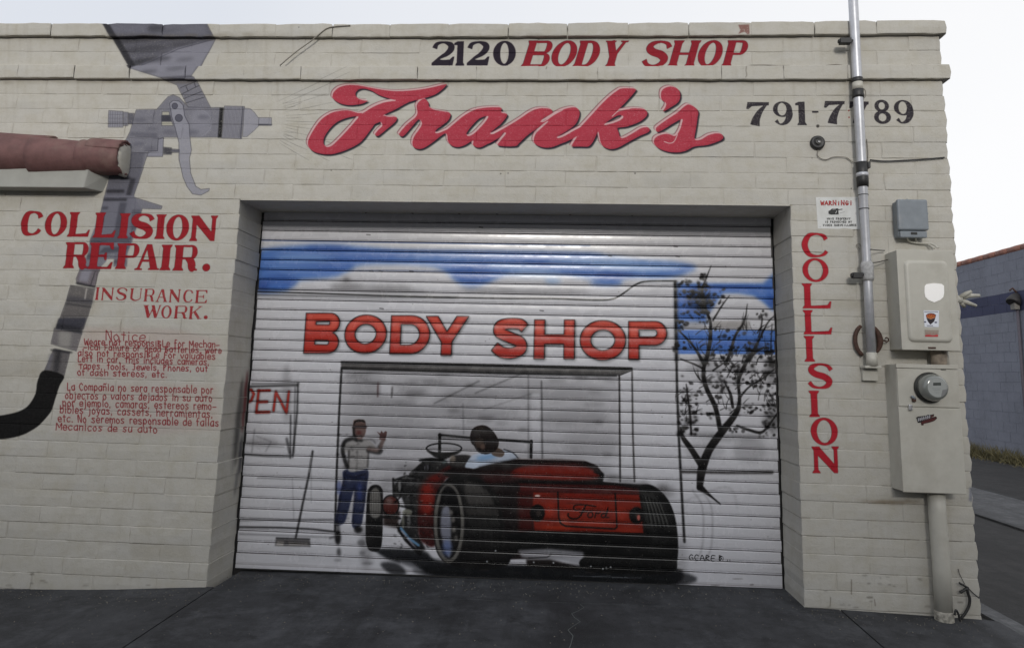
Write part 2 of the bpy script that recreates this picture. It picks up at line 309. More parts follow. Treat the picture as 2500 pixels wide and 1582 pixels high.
# thin brush handwriting: unit strokes, y down, x-height 0..1, ascender -0.6, descender 1.5
HW = {'a': ['.9,.1 .5,0 .1,.4 .2,.9 .6,1 .9,.6', '.9,0 .9,1'], 'b': ['.1,-.6 .1,1', '.1,.3 .5,0 .9,.4 .7,1 .1,.9'], 'c': ['.9,.15 .5,0 .1,.4 .3,1 .9,.9'],
      'd': ['.9,-.6 .9,1', '.9,.3 .5,0 .1,.5 .3,1 .9,.8'], 'e': ['.1,.5 .9,.5 .8,.1 .4,0 .1,.4 .2,.9 .6,1 .9,.85'], 'f': ['.9,-.5 .5,-.6 .35,-.2 .35,1', '.05,.1 .8,.1'],
      'g': ['.9,.1 .4,0 .1,.5 .5,1 .9,.7', '.9,0 .9,1.3 .5,1.5 .1,1.4'], 'h': ['.1,-.6 .1,1', '.1,.3 .6,0 .9,.3 .9,1'], 'i': ['.5,0 .5,1', '.5,-.4 .5,-.3'], 'j': ['.6,0 .6,1.3 .2,1.5', '.6,-.4 .6,-.3'],
      'l': ['.5,-.6 .5,1'], 'm': ['.05,0 .05,1', '.05,.2 .3,0 .5,.3 .5,1', '.5,.2 .8,0 .95,.3 .95,1'], 'n': ['.1,0 .1,1', '.1,.3 .6,0 .9,.3 .9,1'], 'o': ['.5,0 .1,.4 .3,1 .7,1 .9,.5 .5,0'],
      'p': ['.1,0 .1,1.5', '.1,.2 .6,0 .9,.5 .6,1 .1,.8'], 'q': ['.9,0 .9,1.5', '.9,.2 .4,0 .1,.5 .4,1 .9,.8'], 'r': ['.2,0 .2,1', '.2,.3 .5,0 .9,.1'], 's': ['.85,.1 .4,0 .15,.25 .8,.7 .6,1 .1,.9'],
      't': ['.5,-.4 .5,1', '.1,0 .9,0'], 'u': ['.1,0 .1,.8 .5,1 .9,.7', '.9,0 .9,1'], 'v': ['.05,0 .5,1 .95,0'], 'w': ['.0,0 .25,1 .5,.2 .75,1 1,0'], 'y': ['.1,0 .5,.9', '.95,0 .4,1.4 .1,1.5'], 'x': ['.1,0 .9,1', '.9,0 .1,1'],
      'T': ['.5,-.1 .5,1', '.0,-.05 1,-.05'], 'W': ['.0,-.4 .25,1 .5,0 .75,1 1,-.4'], 'M': ['.0,1 .1,-.4 .5,.5 .9,-.4 1,1'], 'N': ['.05,1 .05,-.6 .9,1 .9,-.6'], 'B': ['.1,-.3 .1,1', '.1,-.3 .8,-.1 .1,.3 .9,.6 .1,1'],
      'F': ['.2,-.3 .2,1', '.2,-.3 .9,-.3', '.2,.3 .8,.3'], 'L': ['.2,-.4 .2,1 .9,1'], 'C': ['.9,-.2 .4,-.5 .05,.2 .4,1 .9,.9'], 'I': ['.5,-.2 .5,1'], 'J': ['.2,-.4 .9,-.4', '.6,-.4 .6,.9 .1,.9'],
      'P': ['.1,-.4 .1,1', '.1,-.4 .8,-.2 .1,.4'], 'E': ['.9,-.4 .1,-.4 .1,1 .9,1', '.1,.3 .7,.3'], 'G': ['.9,-.2 .4,-.4 .1,.3 .4,1 .9,.8 .9,.4 .5,.4'], 'A': ['.0,1 .5,-.4 1,1', '.2,.5 .8,.5'], 'R': ['.1,1 .1,-.4 .8,-.1 .1,.3 .9,1'],
      ',': ['.4,.9 .3,1.2'], '.': ['.4,.95 .45,1.02'], '-': ['.1,.5 .9,.5'], ':': ['.5,.3 .5,.35', '.5,.9 .5,.95'], '!': ['.5,-.4 .5,.7', '.5,.95 .5,1'], 'V': ['.05,-.4 .5,1 .95,-.4'], 'H': ['.1,-.4 .1,1', '.9,-.4 .9,1', '.1,.3 .9,.3'],
      'O': ['.5,-.4 .1,.2 .3,1 .7,1 .9,.2 .5,-.4'], 'S': ['.9,-.3 .3,-.4 .1,.1 .9,.5 .7,1 .1,.9'], 'D': ['.1,-.4 .1,1', '.1,-.4 .7,-.2 .9,.4 .6,1 .1,1'], 'U': ['.1,-.4 .1,.8 .5,1 .9,.8 .9,-.4'], 'Y': ['.1,-.4 .5,.3 .9,-.4', '.5,.3 .5,1']}
HW['\xf1'] = HW['n'] + ['.1,-.35 .4,-.5 .6,-.35 .9,-.5']
WID = {'i': .45, 'l': .4, 'I': .5, '.': .4, ',': .4, ' ': .75, 'm': 1.35, 'w': 1.25, 'M': 1.3, 'W': 1.3, 'j': .6, 'r': .8, 't': .8, 'f': .75, '!': .4}
def hand(cv, txt, xa, ya, xb, yb, xh, wd, col, conv=None, alpha=1, jit=.06, gap=.28):
    wsum = sum(WID.get(c, 1) + gap for c in txt); L = math.hypot(xb - xa, yb - ya); u = ((xb - xa) / L, (yb - ya) / L); adv = L / wsum; p = 0
    for c in txt:
        wc = WID.get(c, 1) * adv
        for st_ in HW.get(c, []):
            Q = []
            for pt in st_.split():
                x, y = map(float, pt.split(',')); x += random.uniform(-jit, jit); y += random.uniform(-jit, jit)
                X = p + x * wc; Y = (y - 1) * xh; Q.append((xa + u[0] * X, ya + u[1] * X + Y))
            if conv: q = conv(Q); cv.stroke_q(smooth_open(q, 3), [wd] * len(smooth_open(q, 3)), col, alpha)
            else: cv.stroke(Q, wd, col, alpha, smooth=True)
        p += (WID.get(c, 1) + gap) * adv

# ------------------------------------------------------------------ the wall mural
wall = Canvas(-6.75, 0.12, -0.3, 3.75, 0.0026, 0.0)
rs = random.Random(21)
for i in range(34):                                     # patches of touch-up paint in slightly different creams
    x, y = rs.uniform(0, 2300), rs.uniform(100, 1450); c_ = pc(*rs.choice([(176, 172, 162), (158, 152, 138), (166, 164, 158), (172, 164, 146)])); w_, h_ = rs.uniform(20, 90), rs.uniform(8, 34)
    wall.poly([(x - w_, y - h_), (x + w_, y - h_ + rs.uniform(-5, 5)), (x + w_ + rs.uniform(-12, 12), y + h_), (x - w_ + rs.uniform(-12, 12), y + h_)], c_, rs.uniform(.15, .4), 5)
for i in range(70):                                     # water streaks from the two ledges and the coping
    x = rs.uniform(0, 2290); y = rs.choice([92, 200, 66, 200]); L = rs.uniform(20, 150); wall.stroke([(x, y, 4), (x + rs.uniform(-2, 4), y + L * .5, 3), (x + rs.uniform(-2, 5), y + L, 1)], 3, pc(120, 108, 86), rs.uniform(.06, .26), 2.2, rough=.6)
for i in range(140):                                    # joint dirt: short dark hairlines along courses
    x = rs.uniform(0, 2280); z = rs.choice([.1013 * k for k in range(1, 23)] + [2.33 + .1065 * k for k in range(1, 8)]); L = rs.uniform(.05, .35); X, _z = at(x, 700); q = wall.m2p([(X, z), (X + L * .5, z + rs.uniform(-.003, .003)), (X + L, z)])
    wall.stroke_q(q, [rs.uniform(1, 2.4)] * 3, pc(92, 84, 70), rs.uniform(.2, .55), .6, .5)
for i in range(60): x = rs.uniform(600, 1920); wall.blob(x, 492 + (x - 600) * .009 + rs.uniform(-3, 2), rs.uniform(6, 30), rs.uniform(.8, 2.2), pc(*rs.choice([(150, 138, 96), (96, 86, 66), (180, 176, 160)])), rs.uniform(.15, .6), 1)
def Z1(P): return [(x * .36745, y * .36745) for x, y in P]
def Z7(P): return [(x * .2492, 480 + y * .2492) for x, y in P]
def Z8(P): return [(x * .2492, 780 + y * .2492) for x, y in P]
G0, G1, G2, GD, GK = pc(112, 112, 123), pc(142, 142, 152), pc(80, 80, 92), pc(54, 54, 64), pc(26, 26, 32)
def gp(P, col, a=.94, soft=1.2, line=True, rough=.25, z=Z1, lw=1.1):
    wall.poly(z(P), col, a, soft, rough=rough)
    if line: wall.stroke(z(P + [P[0]]), lw, GD, .75, .4)
# hopper
gp([(690, 160), (1380, 160), (1432, 262), (1340, 440), (1285, 515), (1300, 535), (1075, 530), (868, 465)], G2)
wall.poly(Z1([(740, 180), (1370, 175), (1400, 250), (730, 245)]), G0, .6, 5)
wall.poly(Z1([(1432, 262), (1180, 320), (870, 465), (1075, 527), (1285, 515), (1340, 430)]), G1, .75, 2)
wall.poly(Z1([(690, 165), (735, 165), (900, 440), (940, 440), (868, 468)]), GK, .75, 2)
for x, y, rx, ry, a in [(1050, 205, 60, 22, .45), (900, 270, 150, 14, .4), (960, 330, 150, 22, .35), (1020, 400, 120, 16, .5), (1200, 300, 90, 10, .35), (900, 420, 60, 14, .5), (1230, 400, 60, 12, .25), (1180, 470, 70, 12, .3), (1000, 490, 60, 9, .45), (1120, 222, 120, 7, .3)]:
    wall.blob(x * .36745, y * .36745, rx * .36745, ry * .36745, GK, a, 4, -.1)
wall.stroke(Z1([(1430, 262), (1180, 330), (1000, 415), (870, 465)]), 1.6, GD, .8, .8)
# neck
gp([(1080, 532), (1300, 525), (1400, 718), (1250, 720), (1175, 570)], G0)
for a, b in [((1195, 590), (1300, 545)), ((1205, 630), (1325, 572)), ((1215, 660), (1340, 612)), ((1230, 690), (1360, 648)), ((1235, 575), (1250, 610)), ((1290, 552), (1300, 582))]: wall.stroke(Z1([a, b]), 1.4, GK, .75, .5)
# rear knob
gp([(722, 737), (820, 745), (818, 850), (718, 850)], G1); gp([(820, 748), (852, 750), (850, 838), (820, 840)], G0); gp([(852, 755), (893, 757), (885, 828), (852, 828)], G2)
for i in range(12): wall.stroke(Z1([(726 + i * 8, 742), (723 + i * 8, 846)]), 1.3, GD, .6 if i % 2 else .3, .4)
for y in (765, 790, 815): wall.stroke(Z1([(722, y), (818, y)]), 1, G2, .6, .4)
# body and grip
body = [(905, 732), (1040, 730), (1115, 645), (1150, 633), (1190, 650), (1250, 715), (1400, 718), (1462, 718), (1450, 915), (1085, 915), (1080, 1043), (975, 1043), (930, 1180), (885, 1312), (960, 1335), (1078, 1372), (1070, 1392), (1025, 1392), (945, 1388), (905, 1500), (860, 1630), (830, 1720), (640, 1722), (590, 1690), (640, 1560), (672, 1390), (720, 1200), (775, 1010), (752, 942), (830, 942), (862, 880)]
gp(body, G0, lw=1.3)
gp([(1085, 915), (1080, 1043), (975, 1043), (985, 1010), (1045, 1005), (1050, 930)], G1, .7)
for P in ([(1075, 745), (1122, 745), (1125, 770), (1075, 770)], [(1072, 810), (1140, 810), (1150, 838), (1072, 838)]): gp(P, pc(166, 163, 150), 1)
gp([(1072, 770), (1130, 770), (1138, 808), (1072, 808)], GD)
for P, c, a in [([(775, 1010), (960, 1020), (930, 1180), (885, 1312), (700, 1330), (720, 1200)], G2, .55), ([(705, 1262), (825, 1262), (825, 1282), (705, 1284)], GK, .7), ([(800, 1178), (865, 1178), (862, 1195), (800, 1196)], GK, .7), ([(865, 1185), (900, 1190), (860, 1330), (830, 1330)], GK, .6), ([(690, 1315), (850, 1320), (850, 1336), (686, 1334)], GK, .75),
                ([(680, 1375), (715, 1375), (712, 1395), (678, 1395)], GK, .5), ([(850, 1330), (880, 1335), (820, 1520), (790, 1520)], GD, .7), ([(690, 1340), (850, 1345), (790, 1520), (640, 1510)], GD, .45), ([(870, 880), (1050, 890), (1040, 915), (860, 905)], G2, .5)]:
    wall.poly(Z1(P), c, a, 2.2)
wall.stroke(Z1([(835, 1030), (835, 1085)]), 2, G1, .9, .6); wall.stroke(Z1([(900, 910), (1050, 915), (1045, 1005), (960, 1005)]), 1.2, GD, .6, .5)
wall.blob(1330 * .36745, 815 * .36745, 26, 34, G1, .5, 5); wall.ring(1300 * .36745, 820 * .36745, 38, 34, 1.6, G1, .8, .6, -1.2, 1.2)
for x, y in [(930, 800), (1010, 860), (1120, 880), (1220, 890), (1350, 780), (1280, 880), (920, 960), (1000, 990)]: wall.blob(x * .36745, y * .36745, 16, 5, G2, .45, 3)
# collar, knurled cap, nozzle
gp([(1460, 718), (1486, 718), (1472, 918), (1446, 918)], pc(20, 20, 24), 1)
gp([(1490, 707), (1625, 710), (1605, 925), (1472, 920)], G1)
for i in range(15): wall.stroke(Z1([(1494 + i * 9, 712), (1480 + i * 8.6, 918)]), 1.5, GD, .55, .5)
wall.stroke(Z1([(1612, 712), (1598, 922)]), 2, GD, .8, .5)
gp([(1620, 722), (1660, 725), (1690, 750), (1715, 785), (1803, 785), (1803, 838), (1720, 838), (1690, 870), (1640, 912), (1612, 912)], G1)
wall.stroke(Z1([(1720, 832), (1803, 832)]), 3, GD, .8, .8); wall.stroke(Z1([(1720, 785), (1716, 838)]), 1.3, GD, .7, .4)
# trigger
gp([(1125, 690), (1150, 670), (1190, 675), (1215, 700), (1225, 770), (1255, 830), (1262, 930), (1272, 1000), (1258, 1050), (1265, 1150), (1300, 1240), (1335, 1262), (1392, 1255), (1388, 1272), (1335, 1300), (1280, 1292), (1240, 1240), (1215, 1180), (1188, 1060), (1187, 950), (1165, 860), (1140, 780)], G1, lw=1.5)
for x, y, r in [(1160, 707, 19), (1187, 787, 24)]: wall.blob(x * .36745, y * .36745, r * .36745, r * .36745, G2, .9, .6); wall.ring(x * .36745, y * .36745, r * .36745, r * .36745, 1.4, GD, .9, .3)
gp([(1085, 980), (1140, 985), (1140, 1030), (1085, 1030)], GD); gp([(1140, 992), (1190, 996), (1190, 1016), (1140, 1016)], G2)
# lower grip and air fittings (runs behind the lettering)
gp([(1020, -10), (1310, -10), (1385, 125), (1300, 430), (1250, 560), (1240, 690), (1110, 690), (1120, 560), (1060, 570), (1040, 640), (960, 720), (770, 720), (860, 560), (880, 430), (990, 130)], G0, z=Z7, line=False)
for P, a in [([(1000, 100), (1060, 100), (1050, 130), (990, 130)], .6), ([(1170, 60), (1240, 60), (1170, 400), (1110, 400)], .55), ([(890, 400), (1290, 400), (1270, 450), (880, 450)], .5), ([(1020, 500), (1260, 490), (1230, 540), (960, 560)], .6), ([(860, 560), (960, 570), (940, 620), (850, 620)], .6), ([(1120, 620), (1230, 620), (1230, 660), (1110, 660)], .6), ([(1290, 130), (1380, 130), (1330, 330), (1280, 330)], .35)]: wall.poly(Z7(P), GD, a, 2.2)
gp([(1010, 20), (1240, 20), (1240, 45), (1010, 45)], GK, .7, 2, False, z=Z7)
gp([(790, 690), (990, 690), (960, 760), (925, 890), (755, 860), (745, 810)], pc(100, 92, 100), z=Z7); wall.poly(Z7([(800, 720), (900, 720), (860, 840), (770, 830)]), G1, .8, 3)
wall.stroke(Z7([(750, 850), (930, 890)]), 5, GK, .8, 1.5); wall.stroke(Z7([(930, 740), (885, 880)]), 2.4, GK, .6, 1)
gp([(690, 870), (930, 905), (890, 1080), (820, 1300), (545, 1300), (640, 1040)], pc(92, 88, 88), z=Z7)
wall.poly(Z7([(670, 970), (915, 1010), (905, 1060), (640, 1030)]), GD, .5, 3); wall.poly(Z7([(600, 1180), (860, 1190), (820, 1290), (560, 1290)]), GD, .4, 6); wall.stroke(Z7([(848, 905), (832, 1000)]), 4, pc(170, 165, 160), .9, 1)
wall.stroke(Z7([(640, 1050), (890, 1085)]), 3, GK, .6, 1.5)
gp([(570, -10), (845, -10), (800, 150), (540, 90)], GD, .9, 1.5, False, z=Z8); gp([(530, 85), (800, 140), (745, 312), (495, 240)], pc(104, 100, 102), z=Z8)
wall.poly(Z8([(570, 110), (700, 130), (680, 285), (575, 265)]), pc(150, 147, 142), .85, 4); wall.poly(Z8([(560, 40), (800, 80), (790, 130), (540, 90)]), GK, .6, 3)
gp([(525, 285), (685, 320), (625, 565), (430, 505)], pc(86, 82, 84), z=Z8); wall.poly(Z8([(540, 300), (600, 310), (570, 530), (520, 520)]), GK, .7, 4); wall.poly(Z8([(480, 330), (520, 335), (480, 500), (450, 500)]), G0, .6, 3); wall.stroke(Z8([(500, 300), (700, 325)]), 5, GK, .8, 1.5)
hose = [(430, 500), (620, 550), (585, 650), (550, 750), (520, 850), (490, 920), (380, 1040), (250, 1120), (120, 1160), (0, 1175), (-120, 1180), (-120, 945), (0, 940), (150, 910), (240, 870), (300, 810), (345, 720), (365, 600)]
wall.poly(Z8(hose), pc(12, 11, 12), 1, .8, smooth=True)
# spray fan
def Z2(P): return [(650 + x * .26247, 60 + y * .26247) for x, y in P]
for a, b in [((115, 715), (780, 400)), ((150, 745), (790, 460)), ((160, 765), (560, 650)), ((175, 790), (330, 730)), ((175, 815), (620, 728)), ((180, 850), (520, 826)), ((180, 875), (330, 866)), ((182, 900), (480, 908)), ((180, 938), (430, 975)), ((180, 960), (300, 985)), ((172, 985), (400, 1035)), ((165, 1015), (350, 1090)), ((155, 1035), (250, 1085)), ((140, 1060), (380, 1170)), ((125, 1080), (235, 1140)), ((122, 1105), (395, 1265)), ((480, 1215), (590, 1275)), ((680, 1212), (800, 1260)), ((850, 1128), (930, 1150)), ((150, 735), (280, 715)), ((165, 775), (270, 765)), ((170, 1000), (260, 1010)), ((160, 1025), (240, 1045)), ((540, 1085), (620, 1105))]:
    mx_, my_ = (a[0] + b[0]) / 2, (a[1] + b[1]) / 2; A_, B_ = Z2([a, (mx_, my_ + 3), b])[0], Z2([b])[0]; wall.stroke([A_ + (.4,), Z2([(mx_, my_ + 4)])[0] + (1.0,), B_ + (.4,)], 1, pc(70, 68, 66), .8, .35, rough=.6)
# the script name
F2 = [([(615, 665), (622, 640), (645, 612), (685, 585), (760, 567), (850, 570), (950, 588), (1070, 610), (1200, 624), (1350, 618), (1480, 602), (1600, 575), (1675, 557), (1668, 575), (1640, 605), (1570, 655), (1480, 688), (1390, 708), (1240, 712), (1150, 695), (1050, 662), (980, 622), (900, 600), (850, 615), (828, 650), (850, 690), (900, 710), (946, 712), (930, 725), (880, 745), (780, 757), (700, 745), (650, 720), (618, 690)], []),
      ([(1400, 698), (1310, 735), (1200, 795), (1085, 850), (1060, 905), (1010, 930), (980, 970), (900, 1075), (830, 1130), (720, 1180), (600, 1212), (500, 1205), (430, 1180), (392, 1135), (390, 1080), (430, 1000), (490, 910), (560, 850), (640, 815), (760, 803), (880, 828), (990, 768), (1090, 728), (1200, 708)], [[(855, 860), (760, 870), (660, 910), (590, 975), (540, 1050), (533, 1110), (560, 1143), (610, 1130), (680, 1065), (760, 980), (820, 910)]]),
      ([(1040, 880), (1085, 852), (1140, 864), (1190, 862), (1216, 872), (1200, 910), (1130, 970), (1070, 1020), (1035, 1043), (1010, 1028), (1040, 985), (1078, 945), (1062, 908), (1020, 918)], []),
      ([(1238, 1015), (1300, 940), (1400, 850), (1398, 760), (1430, 715), (1475, 696), (1510, 735), (1515, 772), (1570, 800), (1640, 812), (1710, 828), (1700, 885), (1640, 940), (1590, 975), (1568, 1008), (1600, 1015), (1690, 978), (1700, 1000), (1640, 1030), (1560, 1090), (1480, 1145), (1420, 1163), (1370, 1145), (1358, 1100), (1375, 1045), (1420, 980), (1447, 930), (1435, 897), (1412, 892), (1350, 960), (1290, 1030), (1260, 1046), (1238, 1035)], []),
      ([(1670, 995), (1760, 915), (1840, 850), (1930, 800), (2030, 780), (2130, 775), (2188, 782), (2186, 822), (2243, 842), (2190, 920), (2120, 980), (2080, 1016), (2120, 1022), (2200, 980), (2180, 1045), (2060, 1115), (1980, 1150), (1925, 1130), (1922, 1082), (1850, 1125), (1780, 1145), (1720, 1130), (1690, 1090), (1683, 1035)], [[(2060, 855), (1980, 880), (1900, 960), (1862, 1020), (1880, 1042), (1930, 1020), (2000, 950), (2050, 890)]])]
def Z3(P): return [(1200 + x * .26993, 60 + y * .26993) for x, y in P]
F3 = [([(-30, 1025), (92, 955), (250, 860), (340, 798), (430, 763), (520, 766), (550, 785), (540, 812), (470, 850), (447, 880), (480, 872), (560, 820), (640, 775), (740, 753), (788, 775), (795, 820), (770, 890), (720, 940), (650, 985), (592, 1020), (605, 1032), (660, 1012), (760, 955), (820, 930), (790, 1000), (700, 1052), (620, 1085), (540, 1115), (460, 1115), (400, 1090), (380, 1050), (400, 990), (450, 940), (512, 882), (490, 885), (400, 950), (320, 1010), (250, 1075), (210, 1105), (60, 1100), (75, 1060), (130, 990), (100, 985), (40, 1035), (-30, 1080)], []),
      ([(725, 1095), (790, 985), (780, 960), (870, 860), (960, 760), (1060, 660), (1140, 600), (1185, 582), (1295, 586), (1298, 610), (1220, 700), (1130, 792), (1160, 782), (1250, 765), (1350, 765), (1402, 785), (1405, 825), (1360, 870), (1290, 905), (1210, 930), (1140, 940), (1150, 980), (1165, 1025), (1200, 1028), (1280, 985), (1350, 942), (1410, 933), (1432, 955), (1410, 982), (1340, 1012), (1240, 1065), (1150, 1115), (1080, 1132), (1020, 1115), (990, 1080), (975, 1020), (962, 972), (930, 1040), (880, 1105), (800, 1108), (735, 1108)], [[(1015, 912), (1080, 860), (1150, 825), (1190, 835), (1170, 865), (1100, 895)]]),
      ([(1530, 640), (1545, 595), (1600, 568), (1660, 575), (1700, 610), (1705, 665), (1680, 715), (1620, 755), (1565, 787), (1550, 785), (1572, 750), (1575, 715), (1540, 690)], []),
      ([(1485, 950), (1500, 925), (1590, 860), (1680, 800), (1745, 745), (1790, 731), (1865, 780), (1862, 850), (1850, 940), (1836, 1040), (1890, 1045), (1960, 1005), (2030, 988), (2085, 998), (2092, 1035), (2040, 1065), (1950, 1095), (1830, 1110), (1760, 1145), (1680, 1162), (1590, 1155), (1510, 1125), (1470, 1080), (1475, 1035), (1520, 1005), (1590, 992), (1660, 1012), (1700, 960), (1720, 900), (1722, 858), (1640, 900), (1560, 950), (1510, 975), (1490, 970)], [])]
def union(L, z):
    ms = []
    for P, H in L:
        q = smooth_closed(wall.px(z(P)), 4); ms.append(wall.fill([q] + [smooth_closed(wall.px(z(h)), 4) for h in H]))
    return ms
nm = union(F2, Z2) + union(F3, Z3)
RED, NAVY, PINK = pc(168, 52, 68), pc(26, 22, 38), pc(205, 172, 172)
for m in nm: wall.paint(shift(m, 2, 3), NAVY, .95, .7)
for m in nm: wall.paint(shift(m, 4, 5), NAVY, .85, .7)
for m in nm: wall.paint(shift(m, -6, -5), pc(110, 46, 58), .85, .7)
for m in nm: wall.paint(shift(m, -4, -4), PINK, .95, .6)
for m in nm: wall.paint(m, RED, .98, .5, rough=.35)
wall.stroke(Z3([(1560, 1062), (1610, 1078), (1650, 1060), (1680, 1000)]), 2.4, PINK, .9, .4, smooth=True)
wall.stroke(Z3([(445, 882), (480, 878), (560, 822), (640, 778)]), 2.4, PINK, .9, .4, smooth=True); wall.stroke(Z3([(1090, 835), (1150, 785), (1250, 765)]), 2.4, PINK, .9, .4, smooth=True)
wall.stroke(Z2([(890, 828), (990, 768), (1090, 728), (1200, 710)]), 2.4, PINK, .9, .4, smooth=True)
# house number, upper words, phone
K20 = pc(30, 24, 36); DR = pc(140, 24, 38)
word(wall, '212', [(1543, 1750, 158, 385), (1740, 1850, 160, 387), (1870, 2075, 158, 385)], K20, 650, 60, .26247, t=.24, n=.07, s=.05, edge=pc(60, 30, 60))
word(wall, '0', [(15, 218, 155, 375)], K20, 1200, 60, .26993, t=.29, n=.07, s=.05, edge=pc(60, 30, 60))
word(wall, 'BODYSHOP', [(300, 540, 150, 388), (548, 768, 150, 388), (765, 975, 150, 388), (1000, 1210, 150, 388), (1385, 1610, 150, 390), (1620, 1865, 148, 388), (1870, 2085, 148, 388), (2105, 2310, 148, 388)], DR, 1200, 60, .26993, t=.26, n=.09, s=.05, slant=.27, edge=pc(58, 18, 52))
word(wall, '791-77', [(218, 390, 760, 937), (417, 565, 758, 935), (580, 668, 760, 935), (708, 755, 828, 843), (797, 955, 752, 925), (985, 1135, 755, 925)], K20, 1750, 0, .3281, t=.26, n=.07, s=.06)
word(wall, '89', [(1165, 1292, 745, 925), (1318, 1462, 747, 925)], K20, 1750, 0, .3281, t=.26, n=.07, s=.06)
# left block of words
LR = pc(150, 26, 36); LE = pc(84, 20, 30)
word(wall, 'COLLISION', [(203, 402, 145, 385), (440, 655, 150, 393), (670, 888, 155, 397), (922, 1140, 160, 405), (1168, 1262, 168, 412), (1285, 1502, 168, 418), (1525, 1618, 178, 418), (1630, 1850, 182, 432), (1858, 2118, 190, 438)], LR, 0, 480, .2492, t=.28, edge=LE)
word(wall, 'REPAIR.', [(632, 868, 450, 705), (870, 1112, 455, 712), (1140, 1367, 462, 712), (1330, 1568, 470, 722), (1580, 1672, 475, 725), (1700, 1938, 478, 728), (1983, 2057, 660, 735)], LR, 0, 480, .2492, t=.29, edge=LE)
word(wall, 'INSURANCE', [(930, 975, 890, 1015), (990, 1110, 895, 1018), (1138, 1245, 893, 1020), (1270, 1385, 900, 1025), (1408, 1512, 905, 1030), (1525, 1640, 908, 1035), (1652, 1762, 910, 1038), (1790, 1885, 915, 1040), (1912, 2030, 918, 1045)], LR, 0, 480, .2492, t=.19, n=.07, s=.05)
word(wall, 'WORK.', [(1395, 1575, 1065, 1190), (1578, 1680, 1070, 1195), (1705, 1835, 1072, 1198), (1850, 1975, 1075, 1203), (1993, 2033, 1165, 1203)], LR, 0, 480, .2492, t=.21, n=.07, s=.05)
word(wall, 'COLLI', [(187, 405, 405, 605), (200, 413, 615, 808), (197, 435, 822, 1028), (205, 443, 1042, 1242), (212, 300, 1255, 1467)], pc(172, 30, 44), 1900, 450, .2953, t=.24, n=.08, s=.08, edge=LE)
word(wall, 'SION', [(150, 278, 77, 208), (158, 207, 217, 350), (165, 302, 355, 493), (167, 308, 500, 635)], pc(172, 30, 44), 1900, 850, .4804, t=.24, n=.08, s=.08, edge=LE)
# small painted notices
for P, a in [([(830, 75), (1700, 90), (2150, 200), (2160, 330), (2030, 460), (1640, 470), (1640, 600), (740, 575), (760, 300)], .16), ([(650, 610), (2120, 640), (2160, 1080), (1550, 1130), (540, 1110)], .13)]: wall.poly(Z8(P), pc(170, 110, 104), a, 5)
NR = pc(132, 34, 42)
for txt, x0, x1, y0, y1, xh in [('Notice', 1038, 1440, 205, 215, 58), ('Weare not responsIBLe for Mechan-', 822, 2160, 250, 278, 42), ('-ical Failure or dead Batteries, were', 815, 2178, 296, 335, 40), ('also not responsIBLe For valuables', 760, 2118, 355, 392, 40), ('Left in car, This includes cameras,', 760, 2055, 412, 447, 40), ('Tapes, tools, Jewels, Phones, out', 770, 2040, 482, 512, 40), ('of dash stereos, etc.', 755, 1645, 545, 570, 40),
                                ('La Compa\xf1ia no sera responsable por', 655, 2098, 690, 725, 46), ('objecTos o valors dejados in su auTo', 635, 2085, 775, 805, 46), ('por ejemplo, camaras, estereos remo-', 612, 2125, 848, 885, 46), ('bibles joyas, cassets, herramientas,', 585, 2092, 915, 962, 46), ('etc. No seremos responsable de fallas', 565, 2152, 1000, 1046, 46), ('Mecanicos de su auto', 550, 1550, 1080, 1110, 46)]:
    hand(wall, txt, x0 * .2492, 780 + y0 * .2492, x1 * .2492, 780 + y1 * .2492, xh * .2492, 2.6, NR, alpha=.95)
# scars, old brown paint patch on the coping, little holes and stains
BR = pc(120, 72, 64)
wall.poly([(1799, 67), (1826, 66), (1827, 88), (1822, 91), (1815, 84), (1808, 86), (1799, 90), (1804, 80)], BR, .85, .8, rough=.5)
for x, y, r in [(1996, 309, 4), (1222, 425, 1.8), (1240, 424, 1.6), (808, 417, 1.4), (1550, 424, 2), (733, 73, 1.4), (2078, 461, 1.6), (2072, 271, 1.6), (2072, 288, 1.4), (1982, 387, 1.4), (2084, 836, 1.6)]: wall.blob(x, y, r, r, pc(50, 46, 44), .9, .6)
for x, y in [(2072, 271), (2072, 288)]: wall.blob(x, y, 2, 2, pc(150, 40, 40), .9, .5)
for P in [[(1819, 168), (1818, 178), (1820, 190), (1817, 194)], [(1335, 168), (1333, 174)], [(2027, 1458), (2026, 1478)], [(2134, 1463), (2136, 1478)], [(2078, 1415), (2078, 1450)]]: wall.stroke(P, 2.4, pc(92, 84, 72), .7, .7)
for x in range(0, 2300, 23):                            # soft uneven brown blotches under the two projecting courses
    for y, a in ((93, .22), (201, .25)): wall.blob(x + random.uniform(-12, 12), y + random.uniform(-2, 3), random.uniform(12, 30), random.uniform(1.5, 4), pc(96, 84, 62), a * random.uniform(.3, 1.2), 2.5)
for i in range(60):                                     # scuffs and drips low on the wall
    x = random.uniform(0, 500) if i % 2 else random.uniform(1975, 2380); wall.blob(x, random.uniform(1395, 1490), random.uniform(2, 9), random.uniform(1, 3), pc(84, 78, 66), random.uniform(.15, .6), 1.2)
for i in range(10): wall.stroke([(2090 + random.uniform(0, 160), 1222 + random.uniform(-2, 4)), (2150 + random.uniform(0, 100), 1228)], 6, pc(120, 104, 82), .3, 3)
wall.poly([(2366, 1190), (2375, 1190), (2372, 1226), (2364, 1222)], pc(88, 96, 122), .7, 2)
WALL_IMG = wall.image('wall_paint')

